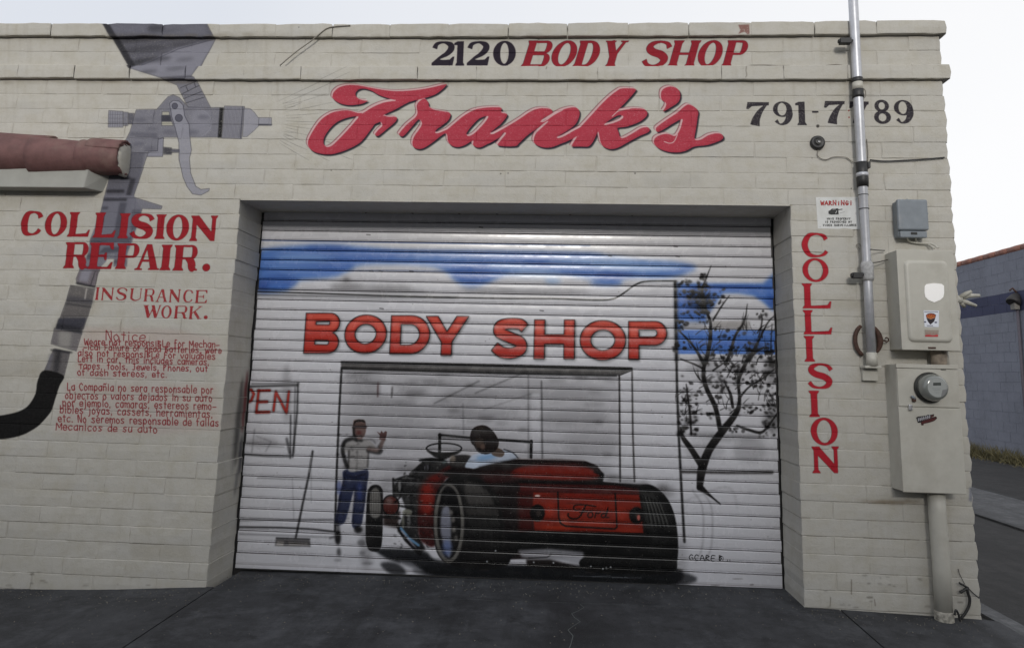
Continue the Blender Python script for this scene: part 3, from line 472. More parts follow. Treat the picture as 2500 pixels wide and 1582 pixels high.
# ------------------------------------------------------------------ the roller door painting
door = Canvas(-4.66, -0.94, -0.16, 2.42, 0.002, 0.37, rgb=(.80, .80, .82))
def ZA(P): return [(560 + x * .30185, 460 + y * .30185) for x, y in P]
def ZB(P): return [(1220 + x * .30731, 460 + y * .30731) for x, y in P]
def ZC(P): return [(860 + x * .34469, 1020 + y * .34469) for x, y in P]
def ZL(P): return [(550 + x * .3413, 900 + y * .3413) for x, y in P]
def ZM(P): return [(800 + x * .2494, 1000 + y * .2494) for x, y in P]
def ZT(P): return [(1600 + x * .4068, 620 + y * .4068) for x, y in P]
kd = .86
BL, BD, BLt = pc(62, 104, 178, kd), pc(34, 66, 138, kd), pc(140, 170, 210, kd)
BK, GR, SM = (.03, .028, .03), (.2, .19, .19), (.42, .41, .42)
D = door
# sky
D.poly([(628, 625), (650, 608), (760, 598), (850, 600), (1000, 611), (1240, 613), (1440, 618), (1480, 625), (1560, 635), (1640, 640), (1700, 652), (1660, 672), (1600, 680), (1530, 678), (1500, 690), (1400, 675), (1290, 664), (1225, 676), (1180, 696), (1148, 702), (1118, 690), (1090, 665), (1050, 650), (960, 645), (880, 648), (850, 662), (815, 676), (735, 684), (722, 694), (690, 710), (630, 708)], BL, .88, 8, smooth=True)
for x, y, rx, ry, c, a in [(740, 632, 70, 9, BLt, .5), (1080, 632, 120, 8, BLt, .3), (1300, 668, 70, 10, BLt, .7), (1440, 640, 110, 11, BLt, .75), (1560, 652, 110, 12, BLt, .75), (1250, 650, 60, 8, BLt, .6), (800, 606, 55, 7, BD, .6), (680, 688, 45, 18, BD, .4), (640, 700, 18, 14, BD, .7), (780, 650, 90, 6, BD, .4), (1150, 668, 50, 20, BD, .25), (1500, 672, 50, 7, BD, .8), (1330, 640, 90, 5, BD, .35), (900, 626, 120, 6, BD, .25), (1480, 690, 40, 8, BL, .8), (1350, 685, 20, 8, BLt, .8), (680, 702, 26, 10, BL, .8), (720, 655, 60, 7, BLt, .25)]: D.blob(x, y, rx, ry, c, a, 6)
for y, a in [(593, .75), (612, .5), (636, .55), (661, .4)]: D.stroke([(640, y - 6 + (y - 593) * .1), (1000, y), (1440, y + 8)], 2.2, BD, a, 1)
# roof line of the painted building
D.stroke([(628, 707), (900, 714), (1240, 724), (1480, 730)], 3, SM, .6, 2.5)
D.stroke([(622, 712), (760, 716), (1000, 724), (1240, 729), (1340, 729), (1450, 733), (1492, 731), (1510, 724), (1528, 712), (1552, 695), (1580, 687), (1650, 686)], 3.2, BK, .92, .8, smooth=True)
D.stroke([(626, 720), (900, 725), (1120, 727)], 4, BK, .55, 2)
for x, y, rx, a in [(850, 700, 45, .5), (950, 702, 60, .35), (845, 683, 9, .6), (1190, 706, 70, .3), (1330, 712, 110, .3), (960, 712, 90, .2)]: D.blob(x, y, rx, 7, GR, a, 6)
for x, y in [(902, 662), (925, 662), (1000, 662), (927, 753), (1318, 758), (1645, 602), (1650, 626), (895, 573), (1170, 555), (1485, 625)]: D.stroke([(x, y), (x + 9, y + 1)], 2, BK, .7, .6)
# the window with the tree
D.poly([(1651, 692), (1895, 692), (1895, 740), (1888, 760), (1868, 742), (1840, 722), (1800, 716), (1765, 716), (1745, 745), (1722, 775), (1730, 790), (1670, 792), (1652, 830)], BL, .92, 5)
D.poly([(1652, 805), (1900, 807), (1903, 865), (1652, 864)], BL, .95, 1.6)
D.poly([(1865, 690), (1895, 664), (1895, 745), (1880, 740)], BL, .9, 6); D.blob(1780, 702, 100, 5, BD, .5, 3); D.blob(1885, 735, 14, 14, BD, .5, 5); D.blob(1690, 740, 35, 30, BD, .3, 10); D.blob(1780, 840, 100, 6, BD, .35, 4)
for y in (815, 828, 852): D.stroke([(1655, y), (1900, y + 2)], 3, BLt, .25, 1.5)
D.poly([(1738, 783), (1830, 784), (1830, 802), (1738, 800)], (.5, .48, .46), .6, 4); D.blob(1690, 792, 30, 7, (.8, .8, .82), .8, 3)
D.stroke([(1648, 688), (1650, 800), (1653, 950), (1657, 1060), (1664, 1200), (1671, 1322)], 5.5, BK, .88, 1.3); D.stroke([(1650, 690), (1652, 880)], 9, BK, .6, 3)
TR = (.035, .028, .028); rl = random.Random(3)
for br in [[(265, 1400, 36), (280, 1290, 46), (320, 1180, 44), (385, 1085, 40), (480, 960, 30), (505, 880, 20), (500, 760, 20), (540, 660, 18), (600, 560, 14), (670, 420, 8), (715, 370, 4)], [(278, 1270, 36), (215, 1170, 28), (165, 1100, 24), (150, 1040, 8)], [(388, 1050, 28), (360, 920, 24), (305, 800, 22), (288, 700, 20), (310, 620, 20), (328, 520, 20), (330, 410, 18), (305, 340, 14), (280, 230, 16), (300, 160, 10), (335, 70, 3)],
           [(292, 660, 20), (240, 570, 12), (190, 510, 10), (135, 455, 5)], [(465, 920, 14), (450, 840, 14), (420, 780, 8)], [(420, 660, 18), (450, 590, 16), (480, 490, 12), (535, 400, 8), (552, 300, 3)], [(345, 400, 10), (400, 310, 8), (445, 250, 3)], [(490, 1030, 10), (560, 1055, 14), (640, 1068, 14), (700, 1000, 10), (735, 950, 6)], [(215, 1080, 10), (208, 960, 12), (195, 860, 8), (185, 780, 4)], [(290, 690, 10), (230, 660, 8), (150, 630, 5)],
           [(560, 640, 12), (600, 590, 14), (650, 560, 8)], [(500, 870, 10), (560, 800, 7), (640, 750, 8), (715, 690, 5)], [(345, 700, 8), (430, 640, 6)], [(620, 500, 6), (640, 400, 7), (632, 355, 3)], [(690, 600, 8), (700, 420, 3)], [(270, 1400, 30), (330, 1450, 14), (390, 1500, 6)], [(160, 860, 5), (190, 900, 8)], [(430, 740, 6), (470, 660, 5)]]:
    D.stroke([(1600 + x * .4068, 620 + y * .4068, w_ * .4068 * rl.uniform(.95, 1.25)) for x, y, w_ in br], 1, TR, .93, 1.1, smooth=True)
for cx, cy, rx, ry, n_ in [(180, 180, 40, 18, 6), (285, 130, 16, 20, 4), (285, 190, 30, 30, 8), (230, 260, 90, 60, 16), (300, 300, 60, 60, 12), (385, 260, 25, 50, 4), (230, 380, 90, 35, 10), (160, 430, 30, 30, 6), (360, 640, 100, 40, 9), (480, 700, 120, 50, 10), (600, 580, 80, 40, 9), (690, 640, 40, 60, 9), (300, 760, 140, 30, 8), (560, 750, 150, 60, 12), (220, 840, 60, 40, 7), (400, 820, 90, 40, 6), (190, 960, 60, 70, 9), (300, 930, 60, 60, 5), (200, 1060, 60, 30, 6), (690, 820, 40, 120, 10), (640, 920, 90, 40, 5), (680, 1050, 60, 50, 8), (450, 480, 90, 30, 6), (500, 560, 110, 30, 7), (640, 370, 30, 30, 3), (470, 1060, 60, 15, 4), (150, 520, 40, 60, 4), (560, 930, 40, 30, 3)]:
    for i in range(int(n_ * 2)):
        r = rl.uniform(1.8, 5.6); a = rl.uniform(.55, .95); D.blob(1600 + (cx + rl.uniform(-rx, rx)) * .4068, 620 + (cy + rl.uniform(-ry, ry)) * .4068, r * rl.uniform(.8, 1.5), r * rl.uniform(.5, 1), TR, a, rl.uniform(.8, 2), rl.uniform(-1, 1))
for x, y, rx, ry, a in [(1720, 1062, 40, 7, .25), (1800, 1068, 70, 5, .35), (1830, 1100, 40, 30, .15), (1700, 790, 25, 4, .4), (1720, 745, 20, 20, .35), (1890, 1020, 14, 40, .3), (1885, 905, 16, 30, .25), (1730, 900, 60, 12, .15), (1720, 1100, 50, 20, .12)]: D.blob(x, y, rx, ry, TR, a, 6)
D.stroke([(1665, 1151), (1780, 1153), (1885, 1153)], 7, (.1, .09, .09), .85, 2)
for x in range(0, 40): D.blob(1900 + rl.uniform(-4, 6) + x * .45, 870 + x * 13, 3, 8, BK, .7, 2)
D.stroke([(1666, 1225), (1760, 1190), (1790, 1200), (1800, 1240)], 3, SM, .3, 2.5, smooth=True)
for x0 in (1690, 1712): D.stroke([(x0, 1195), (x0 + 25, 1240), (x0 + 25, 1330), (x0 + 8, 1370)], 3, SM, .45, 2, smooth=True)
for cx, cy, n_, sp_ in [(290, 740, 10, 60), (310, 600, 12, 60), (240, 540, 8, 60), (330, 500, 8, 60), (500, 760, 10, 60), (550, 640, 12, 60), (640, 480, 10, 50), (450, 620, 9, 50), (360, 900, 7, 60), (200, 960, 9, 50), (620, 760, 9, 60), (680, 880, 9, 50), (540, 430, 6, 40), (470, 900, 6, 50), (680, 600, 8, 40), (160, 860, 6, 40), (290, 280, 8, 50)]:
    for i in range(n_):
        x, y = rl.gauss(cx, sp_ * .5), rl.gauss(cy, sp_ * .5); t_a = rl.uniform(-2.6, -.5); L = rl.uniform(35, 90); D.stroke([(1600 + x * .4068, 620 + y * .4068, rl.uniform(1.6, 3)), (1600 + (x + L * .5 * cos(t_a) + 6) * .4068, 620 + (y + L * .5 * sin(t_a)) * .4068, 1.5), (1600 + (x + L * cos(t_a + .3)) * .4068, 620 + (y + L * sin(t_a + .3)) * .4068, .7)], 1, TR, rl.uniform(.5, .9), .8, smooth=True)
for cx, cy, rx, ry, a_ in [(300, 640, 70, 30, .3), (520, 690, 80, 35, .28), (600, 570, 60, 30, .3), (690, 680, 30, 60, .3), (210, 980, 40, 60, .22), (250, 270, 70, 70, .35), (390, 790, 80, 25, .2), (680, 1000, 40, 50, .25)]: D.blob(1600 + cx * .4068, 620 + cy * .4068, rx * .4068, ry * .4068, TR, a_ * .8, 6)
for cx, cy, n_ in [(300, 640, 16), (290, 760, 14), (500, 700, 14), (560, 620, 14), (600, 560, 14), (690, 640, 14), (500, 770, 12), (680, 1000, 12), (210, 1000, 14), (190, 830, 10), (240, 260, 16), (290, 300, 18), (150, 1070, 10), (430, 600, 10), (400, 740, 10), (380, 820, 8), (480, 940, 8), (690, 720, 12)]:
    for i in range(n_): D.blob(1600 + rl.gauss(cx, 22) * .4068, 620 + rl.gauss(cy, 22) * .4068, rl.uniform(2, 6), rl.uniform(1.5, 4), TR, rl.uniform(.25, .7), rl.uniform(1.5, 3.5), rl.uniform(-1, 1))
# garage opening of the painted shop
for x, y, rx, ry, a in [(890, 912, 45, 6, .4), (900, 934, 45, 9, .45), (905, 958, 50, 9, .55), (1010, 955, 40, 12, .4), (930, 985, 90, 6, .35), (1010, 1003, 170, 5, .55), (950, 1030, 120, 9, .35), (1200, 960, 120, 16, .28), (1400, 1020, 90, 22, .3), (1180, 1010, 90, 10, .35), (1030, 1060, 130, 8, .35), (970, 1090, 70, 7, .3), (960, 1135, 60, 7, .35), (1380, 960, 110, 16, .3), (1440, 1080, 70, 30, .22), (1250, 930, 200, 8, .25), (1150, 1080, 120, 20, .25), (1010, 905, 130, 6, .35), (1110, 980, 60, 20, .2), (1440, 1140, 60, 14, .3)]: D.blob(x, y, rx, ry, (.16, .155, .16), a * .75, 8)
D.poly([(835, 905), (1512, 917), (1513, 1120), (1000, 1150), (820, 1290)], (.5, .49, .5), .3, 6)
for i in range(70):
    x = rl.uniform(840, 1500); y = 915 + rl.random() ** 1.3 * 200; D.blob(x, y, rl.uniform(8, 45), rl.uniform(1.5, 5), (.17, .165, .17) if i % 3 else (.75, .75, .77), rl.uniform(.1, .4), 4)
D.poly([(930, 935), (955, 935), (955, 965), (930, 965)], (.76, .76, .78), .9, 3); D.stroke([(923, 935), (922, 968)], 3, (.2, .1, .1), .8, 1.5); D.stroke([(958, 945), (956, 970)], 3, GR, .8, 1.5)
for a, b, w_, al in [((1290, 905), (1290, 1120), 3, .35), ((1322, 930), (1324, 1120), 3, .6), ((1130, 985), (1132, 1060), 2.5, .3), ((1060, 985), (1170, 930), 3, .4), ((1160, 960), (1290, 905), 3, .4), ((1180, 1000), (1300, 960), 2, .3)]: D.stroke([a, b], w_, BK, al, 1.6)
D.poly([(1298, 960), (1318, 960), (1318, 1110), (1298, 1110)], (.78, .78, .8), .6, 3)
D.poly([(832, 882), (1220, 890), (1543, 897), (1543, 903), (1512, 916), (1220, 912), (834, 902)], (.13, .12, .12), .85, 2.2)
D.stroke([(834, 884), (1220, 891), (1543, 899)], 3, BK, .9, .8); D.stroke([(836, 899), (1220, 911), (1505, 917)], 4, BK, .9, 1.2)
D.stroke([(836, 892), (1500, 906)], 2, (.5, .49, .48), .7, 1); D.stroke([(1510, 917), (1543, 904)], 2.4, BK, .9, .6)
D.stroke([(834, 898), (828, 1010), (822, 1150), (818, 1296)], 5, BK, .85, 1.1); D.stroke([(1512, 918), (1513, 1060), (1514, 1175)], 4, (.1, .09, .09), .9, 1); D.stroke([(1543, 903), (1545, 1060), (1549, 1175)], 4, (.18, .17, .17), .85, 1.1)
# block letters over it
LB = pc(164, 46, 35, .8)
def sgn(ch, xl, xr, yt, yb, z):
    A = z([(xl, yt), (xr, yb)]); return letter_masks(D, ch, A[0][0], A[1][0], A[0][1], A[1][1], .26, .26, 0, 0, 'sans')
for ch, bx, z in [('B', (612, 885, 1010, 1330), ZA), ('O', (935, 1268, 1025, 1332), ZA), ('D', (1305, 1618, 1030, 1336), ZA), ('Y', (1588, 1930, 1035, 1348), ZA), ('S', (-55, 215, 1035, 1345), ZB), ('H', (275, 592, 1045, 1352), ZB), ('O', (640, 998, 1050, 1362), ZB), ('P', (1025, 1325, 1058, 1358), ZB)]:
    m = sgn(ch, *bx, z); fat = (m[0] - 3, m[1] - 3, np.maximum.reduce([np.pad(m[2], 3)] + [np.roll(np.pad(m[2], 3), s_, (0, 1)) for s_ in ((-2, 0), (2, 0), (0, -2), (0, 2), (-2, -2), (2, 2), (2, -2), (-2, 2), (3, 0), (0, 3))]))
    D.paint(shift(fat, 3, 4), BK, .45, 4.0); D.paint(fat, BK, .95, 1.0); D.paint(m, LB, 1, .8)
    inner = _conv(_conv(np.pad(m[2], 8), *_k(3.2), 0), *_k(3.2), 1); inner = np.clip((inner - .62) * 2.6, 0, 1)
    D.paint(m, pc(92, 26, 24, .8), .55); D.paint((m[0] - 8, m[1] - 8, inner), LB, .98)
    hi = (m[0] - 8, m[1] - 8 - 2, np.clip((inner - .75) * 4, 0, 1) * (np.arange(inner.shape[0])[:, None] < inner.shape[0] * .45)); D.paint(hi, pc(206, 96, 78, .5), .4, 2.5)
# OPEN window
for P, w_, a in [([(160, 128), (520, 118)], 5, .8), ([(190, 108), (530, 104)], 3, .7), ([(520, 104), (515, 300), (482, 630)], 5, .75), ([(500, 130), (490, 600)], 4, .5), ([(468, 330), (465, 640)], 4, .75), ([(120, 612), (300, 625), (470, 628)], 4, .8), ([(440, 500), (460, 600)], 8, .5), ([(210, 430), (190, 600)], 3, .35), ([(220, 480), (330, 520), (290, 590)], 3, .3), ([(140, 540), (420, 560)], 3, .3)]: D.stroke(ZL(P), w_ * .8, BK, a, 1.6)
D.blob(700, 960, 12, 70, SM, .35, 5); D.blob(640, 1080, 40, 14, SM, .3, 5)
RO = pc(150, 44, 36, .8)
for P in [[(120, 150), (185, 150), (205, 180), (185, 230), (140, 245)], [(240, 155), (222, 310)], [(235, 158), (318, 155)], [(235, 238), (300, 236)], [(222, 312), (315, 310)], [(345, 300), (362, 165), (438, 315), (455, 165)]]:
    D.stroke(ZL(P), 7, (.08, .03, .03), .6, 2.2); D.stroke(ZL(P), 5.4, RO, .95, .8)
# broom, floor lines
D.stroke(ZL([(625, 590), (598, 760), (555, 960), (505, 1205)]), 5, BK, .75, 1.3); D.stroke(ZL([(618, 620), (600, 740)]), 2, (.7, .7, .7), .7, .8)
D.poly(ZL([(362, 1210), (605, 1218), (612, 1272), (355, 1265)]), GR, .7, 2); D.poly(ZL([(370, 1232), (420, 1235), (415, 1265), (362, 1262)]), (.7, .68, .66), .8, 2); D.poly(ZL([(450, 1240), (590, 1245), (590, 1262), (455, 1262)]), (.6, .58, .56), .6, 2); D.stroke(ZL([(365, 1208), (605, 1216)]), 2.4, BK, .8, 1)
for P, w_, a in [([(100, 1130), (400, 1135), (620, 1145), (790, 1165)], 3.6, .85), ([(100, 1085), (780, 1080)], 2.2, .5), ([(110, 1065), (400, 1075), (770, 1075)], 2, .4), ([(230, 780), (800, 800)], 2.4, .45), ([(100, 1180), (780, 1205)], 4, .25), ([(480, 780), (490, 1080)], 2, .2), ([(615, 700), (615, 960)], 2, .2), ([(750, 1210), (800, 1190)], 6, .3)]: D.stroke(ZL(P), w_, BK, a, 1.4)
# painted standing figure
SK = (.4, .32, .3); JE = (.13, .155, .26); SH = (.6, .59, .585)
D.poly(ZM([(165, 590), (385, 578), (382, 760), (352, 1000), (325, 1130), (240, 1135), (262, 850), (255, 790), (200, 1000), (155, 1112), (70, 1112), (100, 950), (110, 850), (150, 700)]), JE, .95, 1.8, True)
for P, w_ in [([(175, 600), (135, 800), (85, 1100)], 10), ([(262, 740), (262, 860), (245, 1120)], 7), ([(380, 600), (350, 1000)], 6), ([(180, 640), (260, 660), (370, 630)], 12)]: D.stroke(ZM(P), w_ * .4, (.06, .06, .12), .7, 2)
D.blob(828, 1190, 6, 18, (.2, .26, .5), .6, 3); D.blob(878, 1200, 5, 24, (.2, .26, .5), .6, 3)
D.poly(ZM([(165, 330), (245, 285), (380, 290), (440, 330), (470, 380), (405, 420), (395, 560), (300, 600), (200, 592), (200, 420), (150, 430), (140, 370)]), SH, .95, 1.6, True)
for P, w_, a in [([(240, 280), (170, 310), (145, 390), (165, 480), (190, 560)], 30, .85), ([(210, 400), (200, 560)], 16, .6), ([(330, 300), (430, 290), (470, 330)], 8, .5), ([(395, 400), (500, 420), (520, 400)], 30, .7), ([(500, 360), (555, 290)], 20, .5), ([(290, 400), (285, 580)], 6, .5), ([(400, 420), (390, 560)], 12, .55), ([(165, 380), (420, 385)], 8, .55), ([(260, 290), (330, 300)], 24, .75)]: D.stroke(ZM(P), w_ * .3, BK, a, 1.8, True)
D.stroke(ZM([(400, 380), (500, 390), (545, 290)]), 9, SK, .75, 1.5, True); D.stroke(ZM([(505, 400), (530, 400)]), 6, BK, .6, 2)
D.poly(ZM([(505, 290), (510, 250), (480, 212), (515, 232), (525, 205), (545, 228), (565, 208), (582, 215), (575, 260), (560, 300)]), (.3, .2, .19), .9, 1)
D.poly(ZM([(250, 130), (270, 98), (350, 98), (372, 130), (372, 220), (340, 280), (290, 290), (252, 240)]), SK, .95, 1.4, True)
D.poly(ZM([(250, 155), (262, 110), (300, 95), (355, 100), (372, 130), (330, 115), (280, 120)]), BK, .85, 1.4); D.stroke(ZM([(248, 170), (375, 172)]), 5, (.1, .04, .04), .85, 1.2); D.stroke(ZM([(255, 180), (258, 250), (285, 300)]), 6, BK, .8, 1.6); D.blob(800 + 305 * .2494, 1000 + 225 * .2494, 7, 5, (.3, .1, .1), .6, 2); D.stroke(ZM([(290, 258), (330, 258)]), 2, BK, .6, 1)
for i in range(60): D.blob(800 + rl.uniform(90, 440) * .2494, 1000 + rl.uniform(100, 1130) * .2494, rl.uniform(1.5, 6), rl.uniform(1, 3), BK if rl.random() < .6 else (.62, .62, .64), rl.uniform(.1, .35), 1.6)
for x, y, rx, ry, a in [(100, 1250, 30, 70, .9), (300, 1170, 42, 36, .9), (100, 1180, 22, 60, .5), (110, 1390, 20, 40, .6), (330, 1300, 40, 30, .4), (340, 1400, 30, 20, .3), (100, 1470, 40, 10, .35), (390, 1500, 60, 10, .35), (90, 1120, 22, 20, .6)]: D.blob(800 + x * .2494, 1000 + y * .2494, rx * .2494, ry * .2494, BK, a, 2.5)
# the hot rod
for P, a in [([(180, 925), (500, 940), (620, 1010), (1100, 1040), (1650, 1050), (2290, 1060), (2230, 1190), (1500, 1165), (700, 1130), (540, 1100), (380, 1040), (230, 985)], .9), ([(200, 1030), (290, 1020), (370, 1060), (375, 1105), (270, 1100)], .75), ([(600, 1040), (2250, 1080), (2230, 1190), (640, 1130)], .7)]: D.poly(ZC(P), (.05, .055, .065), a, 4, True)
D.poly(ZC([(330, 1010), (420, 1020), (520, 1090), (380, 1090)]), (.75, .75, .78), .5, 4)
# engine
D.poly(ZC([(290, 480), (330, 430), (440, 400), (460, 350), (520, 290), (640, 290), (700, 330), (600, 400), (520, 480), (480, 600), (470, 820), (520, 930), (470, 960), (430, 920), (320, 800), (380, 640), (350, 560), (290, 560)]), (.09, .088, .088), .93, 2.5)
for x, y, rx, ry, c, a in [(335, 480, 10, 40, (.6, .6, .6), .7), (400, 425, 40, 6, (.5, .5, .5), .6), (510, 350, 6, 22, (.6, .6, .65), .8), (535, 350, 4, 20, (.5, .5, .55), .8), (390, 670, 35, 25, (.55, .55, .5), .8), (400, 730, 12, 50, (.6, .6, .6), .5), (360, 740, 10, 45, (.55, .55, .5), .6), (430, 470, 50, 8, (.35, .35, .35), .7), (400, 540, 40, 12, (.03, .03, .03), .9), (390, 600, 20, 40, (.3, .3, .3), .6), (650, 310, 18, 14, (.3, .35, .35), .8), (720, 290, 18, 30, (.6, .58, .55), .5), (430, 700, 10, 50, (.1, .1, .1), .8)]: D.blob(860 + x * .34469, 1020 + y * .34469, rx * .34469, ry * .34469, c, a, 1.2)
for P, w_, c, a in [([(290, 430), (295, 560)], 5, BK, .9), ([(300, 440), (380, 410), (500, 420)], 5, BK, .8), ([(480, 300), (560, 290), (640, 300)], 6, BK, .9), ([(500, 300), (505, 370)], 4, BK, .9), ([(550, 300), (550, 380)], 4, BK, .9), ([(420, 400), (500, 330)], 12, BK, .85), ([(320, 760), (380, 860), (480, 960)], 9, BK, .85), ([(345, 780), (400, 850), (470, 900)], 6, (.42, .6, .75), .85), ([(350, 800), (450, 920)], 4, (.7, .7, .75), .7), ([(330, 620), (440, 640)], 5, BK, .8)]: D.stroke(ZC(P), w_, c, a, 1.2)
# cowl side
D.poly(ZC([(700, 330), (600, 390), (530, 450), (485, 540), (465, 640), (468, 800), (500, 880), (600, 880), (640, 480), (720, 400)]), (.2, .045, .04), .97, 3, True); D.blob(860 + 530 * .34469, 1020 + 570 * .34469, 18, 42, (.58, .15, .1), .75, 6); D.blob(860 + 580 * .34469, 1020 + 430 * .34469, 16, 10, (.5, .13, .1), .6, 5)
# front wheel and lamp
D.poly(ZC([(105, 560), (125, 490), (165, 472), (205, 490), (218, 560), (212, 860), (190, 935), (150, 945), (110, 920), (95, 820)]), (.05, .047, .047), .96, 1.4, True); D.poly(ZC([(128, 540), (150, 500), (180, 500), (198, 545), (196, 690), (130, 690)]), (.55, .54, .52), .85, 2.5, True)
for x in range(136, 200, 13): D.stroke(ZC([(x, 520), (x, 690)]), 1.4, BK, .6, .6)
D.poly(ZC([(218, 640), (340, 660), (320, 780), (220, 760)]), (.12, .08, .07), .9, 4); D.blob(860 + 272 * .34469, 1020 + 620 * .34469, 20, 24, (.28, .1, .08), .95, 1.5); D.blob(860 + 262 * .34469, 1020 + 590 * .34469, 9, 8, (.6, .52, .5), .7, 3); D.ring(860 + 272 * .34469, 1020 + 620 * .34469, 20, 25, 3.4, BK, .95, .9)
D.stroke(ZC([(300, 600), (340, 560), (360, 480)]), 4, BK, .8, 1); D.stroke(ZC([(215, 700), (340, 710)]), 5, BK, .8, 1)
# windscreen frame, carburettor scoop
for P, w_ in [([(615, 120), (840, 140)], 5.2), ([(1040, 155), (1272, 172)], 5.6), ([(620, 118), (618, 300)], 7), ([(1268, 165), (1266, 282)], 7)]: D.stroke(ZC(P), w_, BK, .95, .8)
D.stroke(ZC([(640, 128), (840, 132)]), 1.2, (.6, .6, .6), .7, .5); D.stroke(ZC([(640, 150), (838, 158)]), 1.8, BK, .8, .7)
D.ring(860 + 650 * .34469, 1020 + 215 * .34469, 43, 12.5, 3.2, BK, .95, .7); D.ring(860 + 650 * .34469, 1020 + 222 * .34469, 42, 13, 4, BK, .8, 1, .2, 2.9); D.poly(ZC([(545, 245), (760, 245), (700, 275), (640, 300), (580, 275)]), (.05, .05, .05), .9, 2)
# driver
D.poly(ZC([(690, 340), (700, 280), (740, 262), (830, 265), (850, 300), (820, 350), (740, 360)]), (.1, .09, .09), .9, 2, True); D.blob(860 + 712 * .34469, 1020 + 290 * .34469, 7, 9, (.6, .55, .5), .7, 2)
D.poly(ZC([(800, 350), (820, 300), (860, 260), (960, 240), (1080, 225), (1150, 250), (1172, 285), (1100, 310), (980, 345), (860, 370)]), (.72, .76, .82), .97, 1.6, True); D.blob(860 + 950 * .34469, 1020 + 278 * .34469, 26, 7, (.4, .6, .8), .7, 4, -.15); D.stroke(ZC([(1075, 222), (1140, 248), (1175, 285)]), 2.6, BK, .8, .8, True); D.stroke(ZC([(900, 352), (1050, 320), (1180, 290)]), 5, BK, .8, 2.5)
D.poly(ZC([(990, 210), (1040, 215), (1078, 245), (1060, 275), (1010, 270), (985, 250)]), (.34, .28, .24), .97, 1.2, True); D.poly(ZC([(835, 130), (855, 75), (910, 52), (960, 62), (1010, 110), (1038, 170), (1020, 225), (960, 255), (905, 245), (870, 200), (845, 180)]), (.085, .06, .055), .98, 1.2, True)
D.blob(860 + 900 * .34469, 1020 + 180 * .34469, 12, 12, (.3, .24, .2), .7, 3); D.blob(860 + 925 * .34469, 1020 + 205 * .34469, 6, 7, (.45, .36, .32), .6, 1.5); D.blob(860 + 905 * .34469, 1020 + 75 * .34469, 14, 4, (.3, .24, .2), .6, 3); D.stroke(ZC([(850, 160), (885, 230), (920, 250)]), 2.2, BK, .8, .8, True)
# body
D.poly(ZC([(640, 400), (720, 340), (860, 360), (1000, 325), (1180, 290), (1460, 290), (1640, 300), (1730, 335), (1775, 390), (1772, 450), (2060, 480), (2120, 520), (2100, 900), (1640, 985), (1100, 1000), (1000, 900), (900, 500)]), (.075, .045, .045), .98, 1.6)
D.poly(ZC([(1120, 400), (1200, 345), (1450, 330), (1640, 345), (1735, 385), (1730, 430), (1500, 440), (1200, 425)]), (.46, .12, .08), .95, 4, True); D.poly(ZC([(1180, 350), (1300, 320), (1600, 320), (1700, 350), (1500, 345)]), (.3, .06, .06), .6, 5); D.poly(ZC([(900, 390), (1150, 370), (1180, 440), (950, 470)]), (.25, .06, .06), .55, 7)
D.stroke(ZC([(1160, 288), (1300, 292), (1480, 296), (1650, 302)]), 1.8, (.75, .72, .72), .85, .8); D.stroke(ZC([(1720, 380), (1775, 400), (1765, 450)]), 7, BK, .9, 1.6)
D.poly(ZC([(1180, 460), (1850, 475), (2030, 505), (2040, 540), (1280, 520), (1190, 520)]), (.3, .07, .065), .9, 3); D.poly(ZC([(1170, 520), (1290, 510), (1285, 820), (1180, 820)]), (.27, .07, .06), .8, 5)
D.poly(ZC([(1282, 522), (2030, 540), (2042, 600), (2062, 815), (1290, 798), (1278, 640)]), (.47, .13, .08), .98, 1.8)
for x, y, rx, ry, c, a in [(1650, 640, 200, 30, (.6, .17, .1), .5), (1400, 650, 40, 50, (.66, .22, .15), .6), (1900, 680, 50, 50, (.66, .22, .15), .5), (1650, 560, 180, 16, (.48, .09, .05), .5), (1450, 775, 120, 10, (.85, .3, .15), .6), (1950, 790, 90, 10, (.8, .3, .2), .5), (1500, 720, 40, 40, (.8, .4, .32), .4), (1860, 590, 100, 8, (.5, .1, .06), .4), (1700, 740, 140, 20, (.8, .3, .2), .4)]: D.blob(860 + x * .34469, 1020 + y * .34469, rx * .34469, ry * .34469, c, a, 5)
D.stroke(ZC([(1285, 522), (2030, 540)]), 2, (.2, .04, .03), .8, 1)
D.stroke(ZC([(1456, 525), (1462, 700), (1475, 745), (1510, 765), (1860, 785), (1875, 770), (1868, 640), (1862, 535)]), 3.6, BK, .88, .9)
for x, y in [(1312, 672), (2014, 690)]:
    D.blob(860 + x * .34469, 1020 + y * .34469, 18, 21, (.05, .045, .045), .97, 1.4); D.blob(860 + (x + 8) * .34469, 1020 + y * .34469, 6, 8, (.26, .22, .2), .7, 2)
D.blob(860 + 2028 * .34469, 1020 + 705 * .34469, 4, 7, (.75, .4, .36), .9, 1.2); D.blob(860 + 1312 * .34469, 1020 + 550 * .34469, 7, 2.4, (.95, .9, .88), .95, .8)
def ZF(P): return [(1300 + x * .2494, 1060 + y * .2494) for x, y in P]
for P, w_ in [([(620, 705), (520, 690), (430, 690), (400, 715), (420, 740), (460, 735)], 3.2), ([(520, 695), (490, 760), (450, 815), (390, 825), (350, 800), (350, 775)], 3.8), ([(460, 760), (540, 755)], 2.6), ([(560, 760), (540, 790), (560, 815), (590, 795), (580, 760), (560, 760)], 2.8), ([(610, 815), (625, 765), (640, 775), (665, 760)], 2.8), ([(715, 770), (680, 780), (675, 805), (700, 812), (725, 780), (740, 715)], 2.8), ([(735, 740), (715, 805), (745, 812)], 2.8)]: D.stroke(ZF(P), w_, (.06, .03, .03), .85, .7, True)
